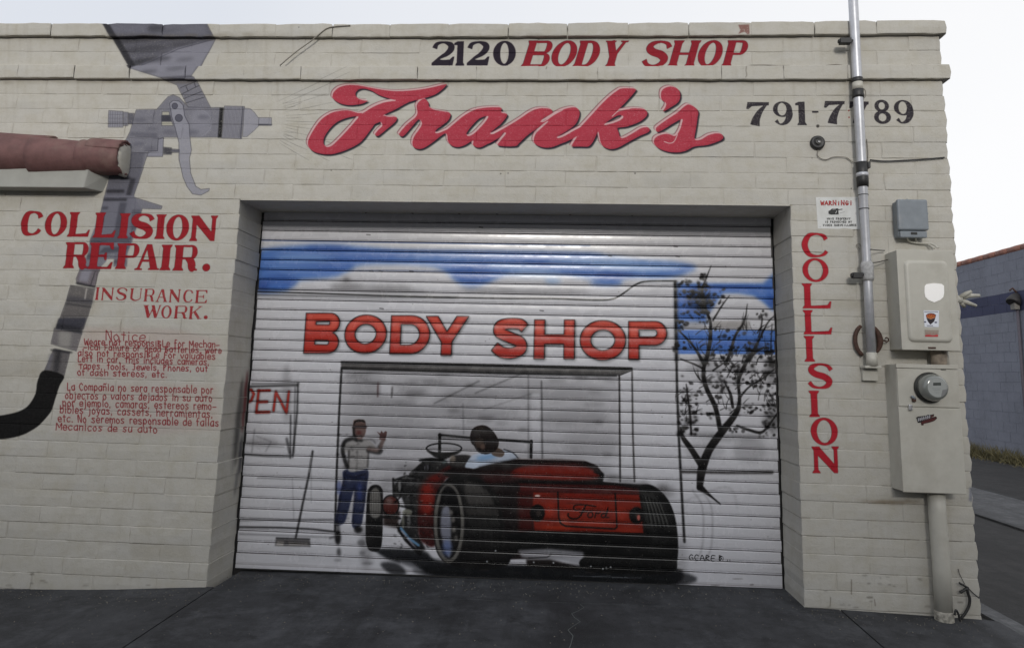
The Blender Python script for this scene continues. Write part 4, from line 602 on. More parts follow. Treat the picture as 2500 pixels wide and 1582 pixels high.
for k in range(10): D.stroke(ZC([(660 + 6 * sin(k), 560 + k * 45), (745 - 4 * k, 640 + k * 34)]), 1.4, (.3, .3, .3) if k % 2 else BK, .5, 1)
for i in range(120): D.blob(860 + rl.uniform(300, 640) * .34469, 1020 + rl.uniform(300, 940) * .34469, rl.uniform(1, 5), rl.uniform(.6, 2.5), (.5, .49, .48) if rl.random() < .3 else BK, rl.uniform(.25, .7), rl.uniform(.5, 1.6), rl.uniform(-1, 1))
for i in range(60): D.blob(860 + rl.uniform(1000, 2250) * .34469, 1020 + rl.uniform(470, 1040) * .34469, rl.uniform(10, 40), rl.uniform(.8, 2), BK, rl.uniform(.1, .35), 1.5)
# soft overspray halo round the car
for x, y, rx, ry, a_ in [(2330, 1000, 14, 60, .2), (2200, 520, 30, 20, .3), (1800, 420, 30, 10, .25), (250, 500, 20, 30, .2), (100, 900, 14, 60, .3), (1300, 270, 120, 4, .25), (450, 370, 50, 12, .3)]: D.blob(860 + x * .34469, 1020 + y * .34469, rx, ry, GR, a_, 7)
# under the body
D.poly(ZC([(1080, 815), (1290, 800), (2065, 822), (2080, 920), (1640, 985), (1180, 935), (1085, 1040)]), (.035, .035, .035), .97, 2); D.poly(ZC([(1170, 935), (1400, 925), (1640, 950), (1645, 1045), (1500, 1010), (1200, 985)]), (.6, .6, .62), .9, 3.5)
D.poly(ZC([(1230, 1000), (1400, 1000), (1640, 1060), (1560, 1070), (1240, 1050)]), (.06, .04, .035), .9, 3); D.stroke(ZC([(1250, 990), (1380, 985), (1410, 965)]), 2.5, BK, .7, 1)
# rear tyres
D.poly(ZC([(720, 400), (860, 415), (960, 470), (1030, 560), (1070, 700), (1085, 850), (1092, 1045), (700, 1040), (640, 800), (640, 500)]), (.06, .057, .056), .98, 1.8, True)
for k in range(5): D.stroke(ZC([(790 + k * 52, 440 + k * 22), (870 + k * 44, 560 + k * 20), (900 + k * 42, 720), (905 + k * 42, 900)]), 1.6, (.25, .24, .23), .6, 1, True)
D.poly(ZC([(800, 440), (900, 470), (980, 540), (1010, 620), (820, 620), (790, 520)]), (.3, .29, .28), .75, 5); D.poly(ZC([(800, 640), (1030, 640), (1040, 700), (810, 690)]), (.24, .23, .22), .7, 4); D.poly(ZC([(820, 720), (1045, 720), (1060, 800), (830, 800)]), (.15, .145, .14), .6, 5)
D.poly(ZC([(575, 760), (590, 560), (640, 460), (700, 455), (760, 520), (800, 660), (805, 820), (770, 980), (700, 1030), (640, 1010), (590, 920)]), (.09, .085, .085), .98, 1.5, True)
D.ring(860 + 685 * .34469, 1020 + 745 * .34469, 33, 92, 8.5, (.42, .41, .39), .9, 1.3); D.ring(860 + 688 * .34469, 1020 + 745 * .34469, 26, 82, 2.5, BK, .8, 1)
D.poly(ZC([(640, 640), (690, 640), (700, 800), (690, 990), (650, 900), (625, 780)]), (.5, .51, .56), .92, 3, True); D.blob(860 + 672 * .34469, 1020 + 920 * .34469, 12, 20, (.36, .42, .58), .8, 4); D.poly(ZC([(630, 540), (670, 480), (730, 520), (750, 620), (740, 760), (700, 700), (690, 620), (640, 620)]), (.04, .035, .04), .92, 3, True)
for x, y in [(700, 670), (715, 720), (720, 790), (735, 850)]: D.blob(860 + x * .34469, 1020 + y * .34469, 5, 7, (.6, .58, .56), .6, 2)
D.poly(ZC([(2035, 500), (2060, 470), (2130, 480), (2220, 555), (2280, 680), (2306, 850), (2302, 1000), (2255, 1095), (1900, 1100), (1650, 1080), (1640, 985), (2000, 905), (2075, 830), (2055, 640)]), (.05, .05, .048), .98, 1.6, True)
D.poly(ZC([(2050, 530), (2130, 530), (2220, 640), (2260, 760), (2080, 760), (2060, 640)]), (.3, .3, .29), .5, 4)
for k in range(6): D.stroke(ZC([(2062 + k * 26, 540 + k * 12), (2090 + k * 28, 650 + k * 10), (2110 + k * 29, 780), (2115 + k * 28, 920)]), 2.2, BK, .85, .9, True)
for k in range(5): D.stroke(ZC([(2075 + k * 26, 560 + k * 12), (2104 + k * 28, 660 + k * 10), (2124 + k * 29, 770)]), 1.5, (.5, .5, .48), .6, .9, True)
D.stroke(ZC([(1190, 452), (1500, 460), (1850, 468), (2110, 485), (2180, 540)]), 5, BK, .85, 1.6, True)
for x, y, rx in [(1850, 430, 60), (1950, 445, 60), (2060, 470, 50), (2200, 500, 40)]: D.blob(860 + x * .34469, 1020 + y * .34469, rx * .34, 8, GR, .4, 5)
for x, y in [(1690, 1052), (1800, 1060), (1830, 1055), (955, 1015), (1285, 1022), (1425, 1024), (1015, 940), (1775, 1065)]: D.blob(860 + x * .34469, 1020 + y * .34469, 2.2, 2.4, (.72, .74, .75), .9, .6)
for P in [[(1560, 1115), (1700, 1120), (1830, 1115)], [(1840, 1128), (2050, 1130)], [(1700, 1122), (1950, 1126)]]: D.stroke(ZC(P), 1.3, (.6, .62, .64), .5, .6, rough=.8)
hand(D, 'GCARE', 1682, 1366, 1750, 1369, 9, 1.8, BK, alpha=.9); hand(D, 'B', 1755, 1367, 1765, 1367, 9, 1.8, BK, alpha=.85); D.ring(1761, 1363, 5, 6, 1.3, BK, .6, .3); D.stroke([(1776, 1366), (1776, 1370)], 1.6, BK, .7, .3); D.stroke([(1782, 1366), (1782, 1370)], 1.6, BK, .7, .3)
# wear: scuffs along the bottom, drips
for i in range(26): D.blob(rl.uniform(580, 1900), rl.uniform(1388, 1430), rl.uniform(3, 16), rl.uniform(.8, 2), (.25, .22, .2), rl.uniform(.2, .6), .8)
for i in range(90): D.blob(rl.uniform(625, 1880), rl.uniform(530, 1380), rl.uniform(.8, 2), rl.uniform(.5, 1.2), (.3, .28, .27), .5, .4)
DOOR_IMG = door.image('door_paint')
# overspray on the left reveal: canvas across depth (Y) and height (Z)
class Reveal(Canvas):
    def px(s, P): return s.m2p(P)
    def scale(s, x, y): return 1 / s.res
rev = Reveal(0, .4, -.2, 2.4, .004, 0)
for y, z, ry, rz, c, a in [(.33, .98, .035, .22, (.42, .07, .12), .9), (.26, .85, .04, .3, (.05, .05, .10), .75), (.33, .62, .03, .14, (.06, .06, .16), .85), (.30, .45, .025, .1, (.08, .08, .2), .6), (.22, .75, .03, .25, (.1, .1, .13), .35), (.37, .75, .02, .7, (.05, .05, .06), .5)]:
    t_ = np.linspace(0, 2 * pi, 25)[:-1]; rev.poly([(y + ry * cos(u), z + rz * sin(u)) for u in t_], c, a, 4)
REV_IMG = rev.image('reveal_overspray')

# ------------------------------------------------------------------ materials
class NT:
    def __init__(s, name, rough=.6, metal=0.0, spec=None, coat=0):
        s.m = bpy.data.materials.new(name); s.m.use_nodes = True; s.t = s.m.node_tree; s.b = s.t.nodes['Principled BSDF']
        s.b.inputs['Roughness'].default_value = rough; s.b.inputs['Metallic'].default_value = metal
        if spec is not None: s.b.inputs['Specular IOR Level'].default_value = spec
        if coat: s.b.inputs['Coat Weight'].default_value = coat; s.b.inputs['Coat Roughness'].default_value = .15
        s._geo = None
    def n(s, k, **kw):
        x = s.t.nodes.new(k)
        for a, b in kw.items(): setattr(x, a, b)
        return x
    def l(s, a, b): s.t.links.new(a, b)
    def pos(s):
        if s._geo is None: s._geo = s.n('ShaderNodeNewGeometry')
        return s._geo.outputs['Position']
    def mapv(s, scale=(1, 1, 1), loc=(0, 0, 0), src=None):
        m = s.n('ShaderNodeMapping'); m.inputs['Scale'].default_value = scale; m.inputs['Location'].default_value = loc; s.l(src or s.pos(), m.inputs[0]); return m.outputs[0]
    def noise(s, scale, detail=4, rough=.55, vec=None, out='Fac'):
        x = s.n('ShaderNodeTexNoise'); x.inputs['Scale'].default_value = scale; x.inputs['Detail'].default_value = detail; x.inputs['Roughness'].default_value = rough; s.l(vec or s.pos(), x.inputs['Vector']); return x.outputs[out]
    def ramp(s, fac, *st):
        r = s.n('ShaderNodeValToRGB'); e = r.color_ramp.elements
        while len(e) < len(st): e.new(.5)
        for i, (p, c) in enumerate(st): e[i].position = p; e[i].color = (c, c, c, 1) if not hasattr(c, '__len__') else (*c, 1)
        s.l(fac, r.inputs[0]); return r.outputs[0]
    def mix(s, fac, a, b, mode='MIX'):
        x = s.n('ShaderNodeMix', data_type='RGBA', blend_type=mode)
        for v, i in ((fac, 0), (a, 6), (b, 7)):
            if isinstance(v, (int, float)): x.inputs[i].default_value = v
            elif hasattr(v, 'is_linked'): s.l(v, x.inputs[i])
            else: x.inputs[i].default_value = (*v[:3], 1)
        return x.outputs[2]
    def col(s, v):
        if hasattr(v, 'is_linked'): s.l(v, s.b.inputs['Base Color'])
        else: s.b.inputs['Base Color'].default_value = (*v[:3], 1)
    def bump(s, h, strength=.4, dist=.004, prev=None):
        b = s.n('ShaderNodeBump'); b.inputs['Strength'].default_value = strength; b.inputs['Distance'].default_value = dist; s.l(h, b.inputs['Height'])
        if prev: s.l(prev, b.inputs['Normal'])
        s.l(b.outputs[0], s.b.inputs['Normal']); return b.outputs[0]
def plain(name, c, rough=.5, metal=0, var=.12, nscale=30, bump=.1, dirt=None, coat=0):
    k = NT(name, rough, metal, coat=coat)
    f = k.ramp(k.noise(nscale, 5), (.3, 0.0), (.7, 1.0)); base = k.mix(f, tuple(x * (1 - var) for x in c), tuple(min(1, x * (1 + var)) for x in c))
    if dirt:
        g = k.ramp(k.noise(nscale * .3, 6, .65), (.52, 0.0), (.7, 1.0)); base = k.mix(g, base, dirt)
    k.col(base)
    if bump: k.bump(k.noise(nscale * 4, 3), bump, .002)
    return k.m
WALLC = (.485, .468, .422)
def block_paint(name, img=None, axes='XZ', x0=0, x1=1, z0=0, z1=1, base=WALLC):
    k = NT(name, .7, spec=.15)
    big = k.ramp(k.noise(.9, 4, .6), (.35, 0.0), (.7, 1.0)); c = k.mix(big, tuple(v * .95 for v in base), tuple(min(1, v * 1.05) for v in base))
    sm = k.ramp(k.noise(9, 6, .7), (.45, 0.0), (.75, 1.0)); c = k.mix(sm, c, (base[0] * .88, base[1] * .86, base[2] * .80))
    cool = k.ramp(k.noise(2.3, 3, .6, k.mapv((1, 1, 2.2), (4, 0, 9))), (.5, 0.0), (.75, .5)); c = k.mix(cool, c, (base[0] * .92, base[1] * .95, base[2] * 1.02))
    sp = k.ramp(k.noise(160, 2, .5), (.68, 0.0), (.74, .55)); c = k.mix(sp, c, (.22, .2, .165))
    st = k.ramp(k.noise(3.2, 5, .7, k.mapv((6, 6, .5))), (.55, 0.0), (.8, .35)); c = k.mix(st, c, (.34, .31, .25))
    if img:
        s = k.n('ShaderNodeSeparateXYZ'); k.l(k.pos(), s.inputs[0]); cb = k.n('ShaderNodeCombineXYZ'); k.l(s.outputs['XYZ'.index(axes[0])], cb.inputs[0]); k.l(s.outputs['XYZ'.index(axes[1])], cb.inputs[1])
        jit = k.n('ShaderNodeVectorMath', operation='MULTIPLY_ADD'); k.l(k.noise(70, 2, .5, out='Color'), jit.inputs[0]); jit.inputs[1].default_value = (.0016, .0016, 0); k.l(cb.outputs[0], jit.inputs[2])
        m = k.mapv((1 / (x1 - x0), 1 / (z1 - z0), 1), (-(x0 + .002) / (x1 - x0), -(z0 + .002) / (z1 - z0), 0), jit.outputs[0])
        t = k.n('ShaderNodeTexImage', image=img, extension='CLIP', interpolation='Linear'); k.l(m, t.inputs[0])
        wear = k.ramp(k.noise(55, 6, .75), (.3, .98), (.64, 1.0), (.74, .8)); a = k.n('ShaderNodeMath', operation='MULTIPLY'); k.l(t.outputs['Alpha'], a.inputs[0]); k.l(wear, a.inputs[1])
        c0 = c; c = k.mix(a.outputs[0], c, t.outputs['Color'])
        cb2 = k.n('ShaderNodeCombineXYZ'); k.l(s.outputs[1], cb2.inputs[0]); k.l(s.outputs[2], cb2.inputs[1])
        m2 = k.mapv((1 / (rev.x1 - rev.x0), 1 / (rev.z1 - rev.z0), 1), (-rev.x0 / (rev.x1 - rev.x0), -rev.z0 / (rev.z1 - rev.z0), 0), cb2.outputs[0])
        t2 = k.n('ShaderNodeTexImage', image=REV_IMG, extension='CLIP'); k.l(m2, t2.inputs[0]); sn = k.n('ShaderNodeSeparateXYZ'); k.l(k._geo.outputs['True Normal'], sn.inputs[0])
        g1 = k.n('ShaderNodeMath', operation='GREATER_THAN'); k.l(sn.outputs[0], g1.inputs[0]); g1.inputs[1].default_value = .7
        gx_ = k.n('ShaderNodeMath', operation='LESS_THAN'); k.l(s.outputs[0], gx_.inputs[0]); gx_.inputs[1].default_value = -4.0
        g3 = k.n('ShaderNodeMath', operation='MULTIPLY'); k.l(g1.outputs[0], g3.inputs[0]); k.l(gx_.outputs[0], g3.inputs[1]); g4 = k.n('ShaderNodeMath', operation='MULTIPLY'); k.l(g3.outputs[0], g4.inputs[0]); k.l(t2.outputs['Alpha'], g4.inputs[1])
        c = k.mix(g4.outputs[0], c, t2.outputs['Color'])
    k.col(c)
    b1 = k.bump(k.noise(16, 4, .6), .35, .012); k.bump(k.noise(110, 3, .6), .35, .003, b1)
    return k.m
M_WALL = block_paint('painted_block', WALL_IMG, 'XZ', wall.x0, wall.x1, wall.z0, wall.z1)
M_SIDE = block_paint('painted_block_plain')
def door_mat():
    k = NT('door_enamel', .25, spec=.6); s = k.n('ShaderNodeSeparateXYZ'); k.l(k.pos(), s.inputs[0]); cb = k.n('ShaderNodeCombineXYZ'); k.l(s.outputs[0], cb.inputs[0]); k.l(s.outputs[2], cb.inputs[1])
    m = k.mapv((1 / (door.x1 - door.x0), 1 / (door.z1 - door.z0), 1), (-door.x0 / (door.x1 - door.x0), -door.z0 / (door.z1 - door.z0), 0), cb.outputs[0])
    t = k.n('ShaderNodeTexImage', image=DOOR_IMG, extension='EXTEND'); k.l(m, t.inputs[0])
    g = k.ramp(k.noise(5, 5, .7, k.mapv((.5, 1, 3))), (.5, 0.0), (.8, .3)); c = k.mix(g, t.outputs[0], (.42, .4, .38), 'MULTIPLY'); g2 = k.ramp(k.noise(120, 2), (.7, 0.0), (.76, .5)); c = k.mix(g2, c, (.3, .28, .26))
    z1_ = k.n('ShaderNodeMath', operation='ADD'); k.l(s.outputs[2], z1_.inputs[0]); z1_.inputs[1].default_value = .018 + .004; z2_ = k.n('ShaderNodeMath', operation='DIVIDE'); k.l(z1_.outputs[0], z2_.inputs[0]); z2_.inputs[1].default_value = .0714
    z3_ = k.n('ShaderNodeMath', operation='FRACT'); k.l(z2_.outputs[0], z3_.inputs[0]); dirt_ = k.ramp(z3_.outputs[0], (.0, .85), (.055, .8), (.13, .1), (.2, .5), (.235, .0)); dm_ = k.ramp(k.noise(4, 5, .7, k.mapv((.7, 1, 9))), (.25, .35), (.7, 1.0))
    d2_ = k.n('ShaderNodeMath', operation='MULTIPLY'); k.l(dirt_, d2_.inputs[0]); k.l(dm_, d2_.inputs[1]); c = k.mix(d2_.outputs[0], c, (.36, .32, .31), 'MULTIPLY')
    k.col(c); r = k.ramp(k.noise(14, 4), (.3, .18), (.75, .34)); k.l(r, k.b.inputs['Roughness']); k.bump(k.noise(11, 3, .5, k.mapv((.6, 1, 1))), .25, .003); return k.m
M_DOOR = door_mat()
M_BLACK = plain('black_rubber', (.02, .02, .02), .5, var=.3)
M_DARK = plain('dark_shadow_steel', (.035, .033, .033), .6)
M_GALV = plain('galvanised_steel', (.52, .53, .56), .42, .4, .1, 25, .05)
M_BOX = plain('cream_enamel', (.48, .465, .41), .42, 0, .05, 14, .06, dirt=(.42, .40, .345))
M_GREY = plain('grey_plastic', (.2, .225, .25), .5, 0, .1, 20, .08, dirt=(.26, .27, .28))
M_TILE = plain('terracotta', (.145, .07, .066), .75, 0, .22, 14, .5, dirt=(.2, .13, .11))
M_STUC = plain('white_stucco', (.36, .36, .33), .85, 0, .06, 10, .4)
M_RUST = plain('rusty_iron', (.07, .035, .025), .8, 0, .4, 40, .4)
M_CABLE = plain('painted_cable', (.22, .2, .17), .6)
M_WHITE = plain('white_sheet', (.62, .63, .62), .4, 0, .04, 12, .03, dirt=(.5, .5, .47))
M_SIGNR = plain('sign_red', (.5, .04, .04), .5); M_SIGNK = plain('sign_black', (.02, .02, .022), .5)
def ground_mat(name, c, dark, scale=3, speck=.5, lines=False, rough=.85):
    k = NT(name, rough); f = k.ramp(k.noise(scale, 7, .68), (.35, 0.0), (.68, 1.0)); x = k.mix(f, dark, c); fb = k.ramp(k.noise(scale * 2.3, 8, .75, k.mapv((.8, 1, 1), (5, 2, 0))), (.5, 0.0), (.66, .75)); x = k.mix(fb, x, tuple(v * 1.7 for v in c)); fd = k.ramp(k.noise(scale * 3.1, 5, .7, k.mapv((1, 1, 1), (1, 9, 0))), (.56, 0.0), (.7, .8)); x = k.mix(fd, x, tuple(v * .55 for v in dark))
    f2 = k.ramp(k.noise(scale * 6, 6, .7), (.42, 0.0), (.75, .5)); x = k.mix(f2, x, tuple(v * 1.5 for v in c)); f3 = k.ramp(k.noise(scale * .5, 4, .6, k.mapv((1, .4, 1), (3, 7, 0))), (.5, 0.0), (.7, .6)); x = k.mix(f3, x, tuple(v * .6 for v in dark))
    ft = k.ramp(k.noise(1.0, 5, .65, k.mapv((5.5, .7, 1), (2, 0, 0))), (.5, 0.0), (.68, .6)); x = k.mix(ft, x, tuple(v * .7 for v in dark)); fs = k.ramp(k.noise(1.3, 9, .85, k.mapv((9, 3, 1), (7, 3, 0))), (.6, 0.0), (.66, .55)); x = k.mix(fs, x, tuple(v * 2.0 for v in c)); f4 = k.ramp(k.noise(180, 2), (.6, 0.0), (.75, speck)); x = k.mix(f4, x, tuple(min(1, v * 2.4) for v in c)); k.col(x)
    k.bump(k.noise(220, 4, .7), .5, .003, k.bump(k.noise(12, 5), .2, .01)); return k.m
M_CONC = ground_mat('dark_driveway_concrete', (.047, .049, .054), (.014, .0145, .0165), 1.7, .35)
M_KERB = ground_mat('pale_concrete', (.105, .107, .112), (.062, .063, .066), 4, .3)
M_ASPH = ground_mat('asphalt', (.030, .029, .029), (.016, .0155, .016), 3, .5)
M_JOINT = plain('joint_mortar', (.13, .145, .14), .9, 0, .3, 30, .3)

# ------------------------------------------------------------------ ground
gx = [-40, -12, -6.5, -5.3, -4.63, -1, 0, .5, 3, 40]; gzv = [-.35, -.3, -.225, -.183, -.137, -.098, -.122, -.16, -.2, -.25]
def gz(x, y): return float(np.interp(x, gx, gzv)) - .02 * max(0, -y)
def sheet(name, x0, x1, y0, y1, dz, m, nx=20, ny=12, thick=0, parent=None, kind=None):
    b = MB(); V = [(x0 + (x1 - x0) * i / nx, y0 + (y1 - y0) * j / ny) for j in range(ny + 1) for i in range(nx + 1)]
    V3 = [(x, y, gz(x, y) + dz) for x, y in V]; F = [(j * (nx + 1) + i, j * (nx + 1) + i + 1, (j + 1) * (nx + 1) + i + 1, (j + 1) * (nx + 1) + i) for j in range(ny) for i in range(nx)]
    b.add(V3, F)
    if thick:
        rim = [i for i in range(nx + 1)] + [j * (nx + 1) + nx for j in range(1, ny + 1)] + [ny * (nx + 1) + i for i in range(nx - 1, -1, -1)] + [j * (nx + 1) for j in range(ny - 1, 0, -1)]
        n0 = len(b.v); b.v += [(b.v[r][0], b.v[r][1], b.v[r][2] - thick) for r in rim]; L = len(rim)
        b.f += [(rim[i], n0 + i, n0 + (i + 1) % L, rim[(i + 1) % L]) for i in range(L)]
    return b.build(name, m, parent, kind=kind)
g = sheet('ground', -60, 60, -40, 110, -.035, M_ASPH, 60, 60); g['kind'] = 'structure'
# finer ground close to the wall is carried by the cast slabs
drive = empty('driveway'); drive['kind'] = 'structure'
for x0, x1, y0, y1 in [(-9.5, -4.585, -2.6, .005), (-4.575, -.80, -2.6, -.066), (-4.575, -.80, -.058, .7), (-.79, .10, -2.6, .005)]:
    sheet('slab', x0, x1, y0, y1, 0, M_CONC, 24, 8, .08, drive)
jm = MB()                                                # mortar squeezed up in the joints, plus the pale crack
def strip(P, wd, dz):
    for i in range(len(P) - 1):
        (x0, y0), (x1, y1) = P[i], P[i + 1]; L = math.hypot(x1 - x0, y1 - y0) or 1; nx_, ny_ = -(y1 - y0) / L * wd / 2, (x1 - x0) / L * wd / 2
        jm.add([(x0 - nx_, y0 - ny_, gz(x0, y0) + dz), (x1 - nx_, y1 - ny_, gz(x1, y1) + dz), (x1 + nx_, y1 + ny_, gz(x1, y1) + dz), (x0 + nx_, y0 + ny_, gz(x0, y0) + dz)], [(0, 1, 2, 3)])
strip([(-4.55 + i * .12, -.062) for i in range(31)], .0075, -.002)
cr = [(-2.32, -.09), (-2.30, -.14), (-2.335, -.2), (-2.375, -.25), (-2.36, -.31), (-2.33, -.37), (-2.37, -.44), (-2.40, -.5), (-2.375, -.58), (-2.39, -.7), (-2.42, -.85), (-2.38, -1.0), (-2.43, -1.3)]
strip(cr, .0035, .0015)
jm.build('crack_filler', M_JOINT, drive)
kerb = empty('kerb_strip'); kerb['kind'] = 'structure'
sheet('slab', .11, .25, -2.6, 4.0, -.01, M_KERB, 4, 20, .1, kerb)
path = empty('footpath'); path['kind'] = 'structure'
for i in range(11): sheet('slab', 2.25, 3.5, .5 + i * 1.52, 2.01 + i * 1.52, -.01, M_KERB, 4, 4, .1, path)

# ------------------------------------------------------------------ the shop: block wall
L_, R_ = -4.628, -1.0
zr = [-.304, -.2026, -.1013] + [.1013 * i for i in range(24)] + [2.3299 + .1065 * i for i in range(1, 9)] + [3.279, 3.387, 3.493, 3.588]
ROW0 = 3                                                 # index of joint 0 in zr
def sag(x, z): return -.014 * max(0.0, 1 - ((x + 2.8) / 3.4) ** 2) * min(1, max(0, (z - 2.45) / .8)) + .008 * min(1, max(0, (z - 3.0) / .3)) * min(1, max(0, (-x - 4.5) / 2))
shop = empty('body_shop_building', (0, 0, -.12))
tag(shop, 'cream painted block body shop with red lettering and a spray gun mural around the door', 'building')
BM = {}
def brick_mesh(w, h, d, var, cap=False, corner=False):
    w = round(w, 2); key = (w, h, d, var, cap, corner)
    if key in BM: return BM[key]
    rr = random.Random(hash(key) & 0xffff); nx, nz = 8, 4; r = .005; gp_ = .0007
    xs = [gp_, r + gp_] + [r + gp_ + (w - 2 * r - 2 * gp_) * i / (nx - 2) for i in range(1, nx - 2)] + [w - r - gp_, w - gp_]; zs = [gp_, r * .8 + gp_] + [h / 2 + rr.uniform(-.008, .008)] + [h - r * .8 - gp_, h - gp_]
    V = []; sb = rr.uniform(.0, .0025)
    for j, z in enumerate(zs):
        for i, x in enumerate(xs):
            e = (i in (0, len(xs) - 1)) + (j in (0, len(zs) - 1)); y = .0022 * min(e, 1) + (.0015 if e == 2 else 0) + rr.uniform(-.0007, .0007) - (sb * (1 - ((z / h) - .45) ** 2 * 4) if not e else 0)
            xx, zz = x, z
            if j in (0, len(zs) - 1): zz += rr.uniform(-.0022, .0022)
            if i in (0, len(xs) - 1): xx += rr.uniform(-.0025, .0025)
            if cap and j >= len(zs) - 2: zz -= {0: .012, 1: .003}.get(min(i, len(xs) - 1 - i), 0) - rr.uniform(-.003, .003)
            if corner and i >= len(xs) - 2: xx += .007 * (1 - abs(z / h - .5) * 2); y += .004 * (i == len(xs) - 1)
            V.append((xx, y, zz))
    n = len(xs); F = [(j * n + i, j * n + i + 1, (j + 1) * n + i + 1, (j + 1) * n + i) for j in range(len(zs) - 1) for i in range(n - 1)]
    rim = list(range(n)) + [j * n + n - 1 for j in range(1, len(zs))] + [(len(zs) - 1) * n + i for i in range(n - 2, -1, -1)] + [j * n for j in range(len(zs) - 2, 0, -1)]
    b = len(V); V += [(V[q][0], d, V[q][2]) for q in rim]; Lr = len(rim); F += [(rim[(i + 1) % Lr], rim[i], b + i, b + (i + 1) % Lr) for i in range(Lr)]
    me = bpy.data.meshes.new('brick'); me.from_pydata(V, [], F); me.materials.append(M_WALL)
    me.update(); BM[key] = me; return me
B_ = .4064; bricks = []
def course(j, x0, x1, phase, yoff=0.0, over=(0, 0), ends=(None, None)):
    z0, z1 = zr[j], zr[j + 1]; xs = [x0]; k = math.ceil((x0 - phase) / B_ - 1e-6)
    while True:
        x = phase + k * B_; k += 1
        if x >= x1 - .06: break
        if x > x0 + .06: xs.append(x + random.uniform(-.006, .006))
    xs.append(x1)
    for i in range(len(xs) - 1):
        a, b = xs[i], xs[i + 1]; dp = .06
        if i == 0 and ends[0]: dp = ends[0]
        if i == len(xs) - 2 and ends[1]: dp = ends[1]
        bricks.append((a, b, z0, z1, yoff, dp))
for j in range(len(zr) - 1):
    row = j - ROW0; ph = 0 if row % 2 == 0 else B_ / 2
    if row < 23:
        course(j, -6.95, L_, ph - .333 * B_ + .14 * B_, 0, ends=(None, .365)); course(j, R_, .004, ph, 0, ends=(.365, .19))
    elif row in (31,): course(j, -6.95, .036, ph, -.03, ends=(None, .22))
    elif row == 34: course(j, -6.95, .034, 0, -.03, ends=(None, .22))
    else: course(j, -6.95, .004, ph, 0, ends=(None, .19))
def bscore(b):
    cx, cz = (b[0] + b[1]) / 2, (b[2] + b[3]) / 2; vis = cx > -6.5 and cz > -.2
    return ((b[1] - b[0]) * (b[3] - b[2]) * (1 if vis else .01) / (((cx + 2.5) ** 2 + 4.5 ** 2 + (cz - 1.2) ** 2)), b)
bricks.sort(key=bscore, reverse=True)
rest = MB(); rest_idx = []
for i, (a, b, z0, z1, yo, dp) in enumerate(bricks):
    w_ = b - a; h = round(z1 - z0, 4); me = brick_mesh(w_, h, dp, random.randrange(7), z0 > 3.45, b > -.02); z = z0 + sag((a + b) / 2, z0) + random.uniform(-.0012, .0012); y = yo + random.uniform(-.002, .002)
    if i < 298:
        o = bpy.data.objects.new('brick', me); COL.objects.link(o); o.parent = shop; o.location = (a, y, z + .12); o.scale = (w_ / round(w_, 2) if 0 else 1, 1, 1)
    else: rest.add([(a + p.co.x, y + p.co.y, z + p.co.z + .12) for p in me.vertices], [tuple(p.vertices) for p in me.polygons])
ro = rest.build('block_work', M_WALL, shop, False, kind='stuff')
core = MB()
core.box(-6.95, L_ - .004, .0024, .36, -.32 + .12, 2.335 + .12); core.box(R_ + .004, -.004, .0024, .3, -.32 + .12, 2.335 + .12); core.box(-6.95, -.004, .0025, .3, 2.334 + .12, 3.57 + .12)
core.build('mortar', M_WALL, shop)
lin = MB(); lin.box(L_ - .05, R_ + .05, .012, .40, 2.3285 + .12, 2.42 + .12); lin.build('lintel', M_SIDE, shop)
edge = MB(); edge.box(L_ + .002, R_ - .002, -.004, .03, 2.3245 + .12, 2.334 + .12); edge.build('lintel_edge', M_SIDE, shop, bevel=.002)
side = MB(); side.box(-6.9, -.012, .30, 9.0, -.35 + .12, 3.5 + .12); 
sd2 = MB(); sd2.box(-.06, -.010, .19, 9.0, -.35 + .12, 3.56 + .12); sd2.build('side_wall', M_SIDE, shop)
rf = MB(); rf.box(-6.95, -.06, .3, 9.0, 3.2 + .12, 3.26 + .12); rf.build('roof', M_ASPH, shop)
# side wall courses seen on edge round the corner
sc_ = MB()
for j in range(ROW0 - 2, len(zr) - 1):
    z0, z1 = zr[j], zr[j + 1]; ex = .034 if j - ROW0 in (31, 34) else .0
    for k in range(5):
        y0 = .19 + k * .41 + (.2 if j % 2 else 0); 
        b = [(-.02, y0 + .003), (.0 + ex, y0 + .012), (.002 + ex, y0 + .2), (.0 + ex, y0 + .397), (-.02, y0 + .406)]
        V = [(x, y, z0 + .004 + .12) for x, y in b] + [(x + .012, y, (z0 + z1) / 2 + .12) for x, y in b] + [(x, y, z1 - .004 + .12) for x, y in b]
        sc_.add(V, [(r * 5 + i, r * 5 + i + 1, (r + 1) * 5 + i + 1, (r + 1) * 5 + i) for r in range(2) for i in range(4)])
sc_.build('side_block_work', M_SIDE, shop, True, kind='stuff')
# reveal joint marks and small paint drips on the soffit
ov = MB()
for x, t in [(-4.32, .03), (-4.20, .025), (-4.12, .02), (-3.98, .02)]: ov.box(x, x + .02, .34, .352, 2.316 + .12, 2.322 + .12)
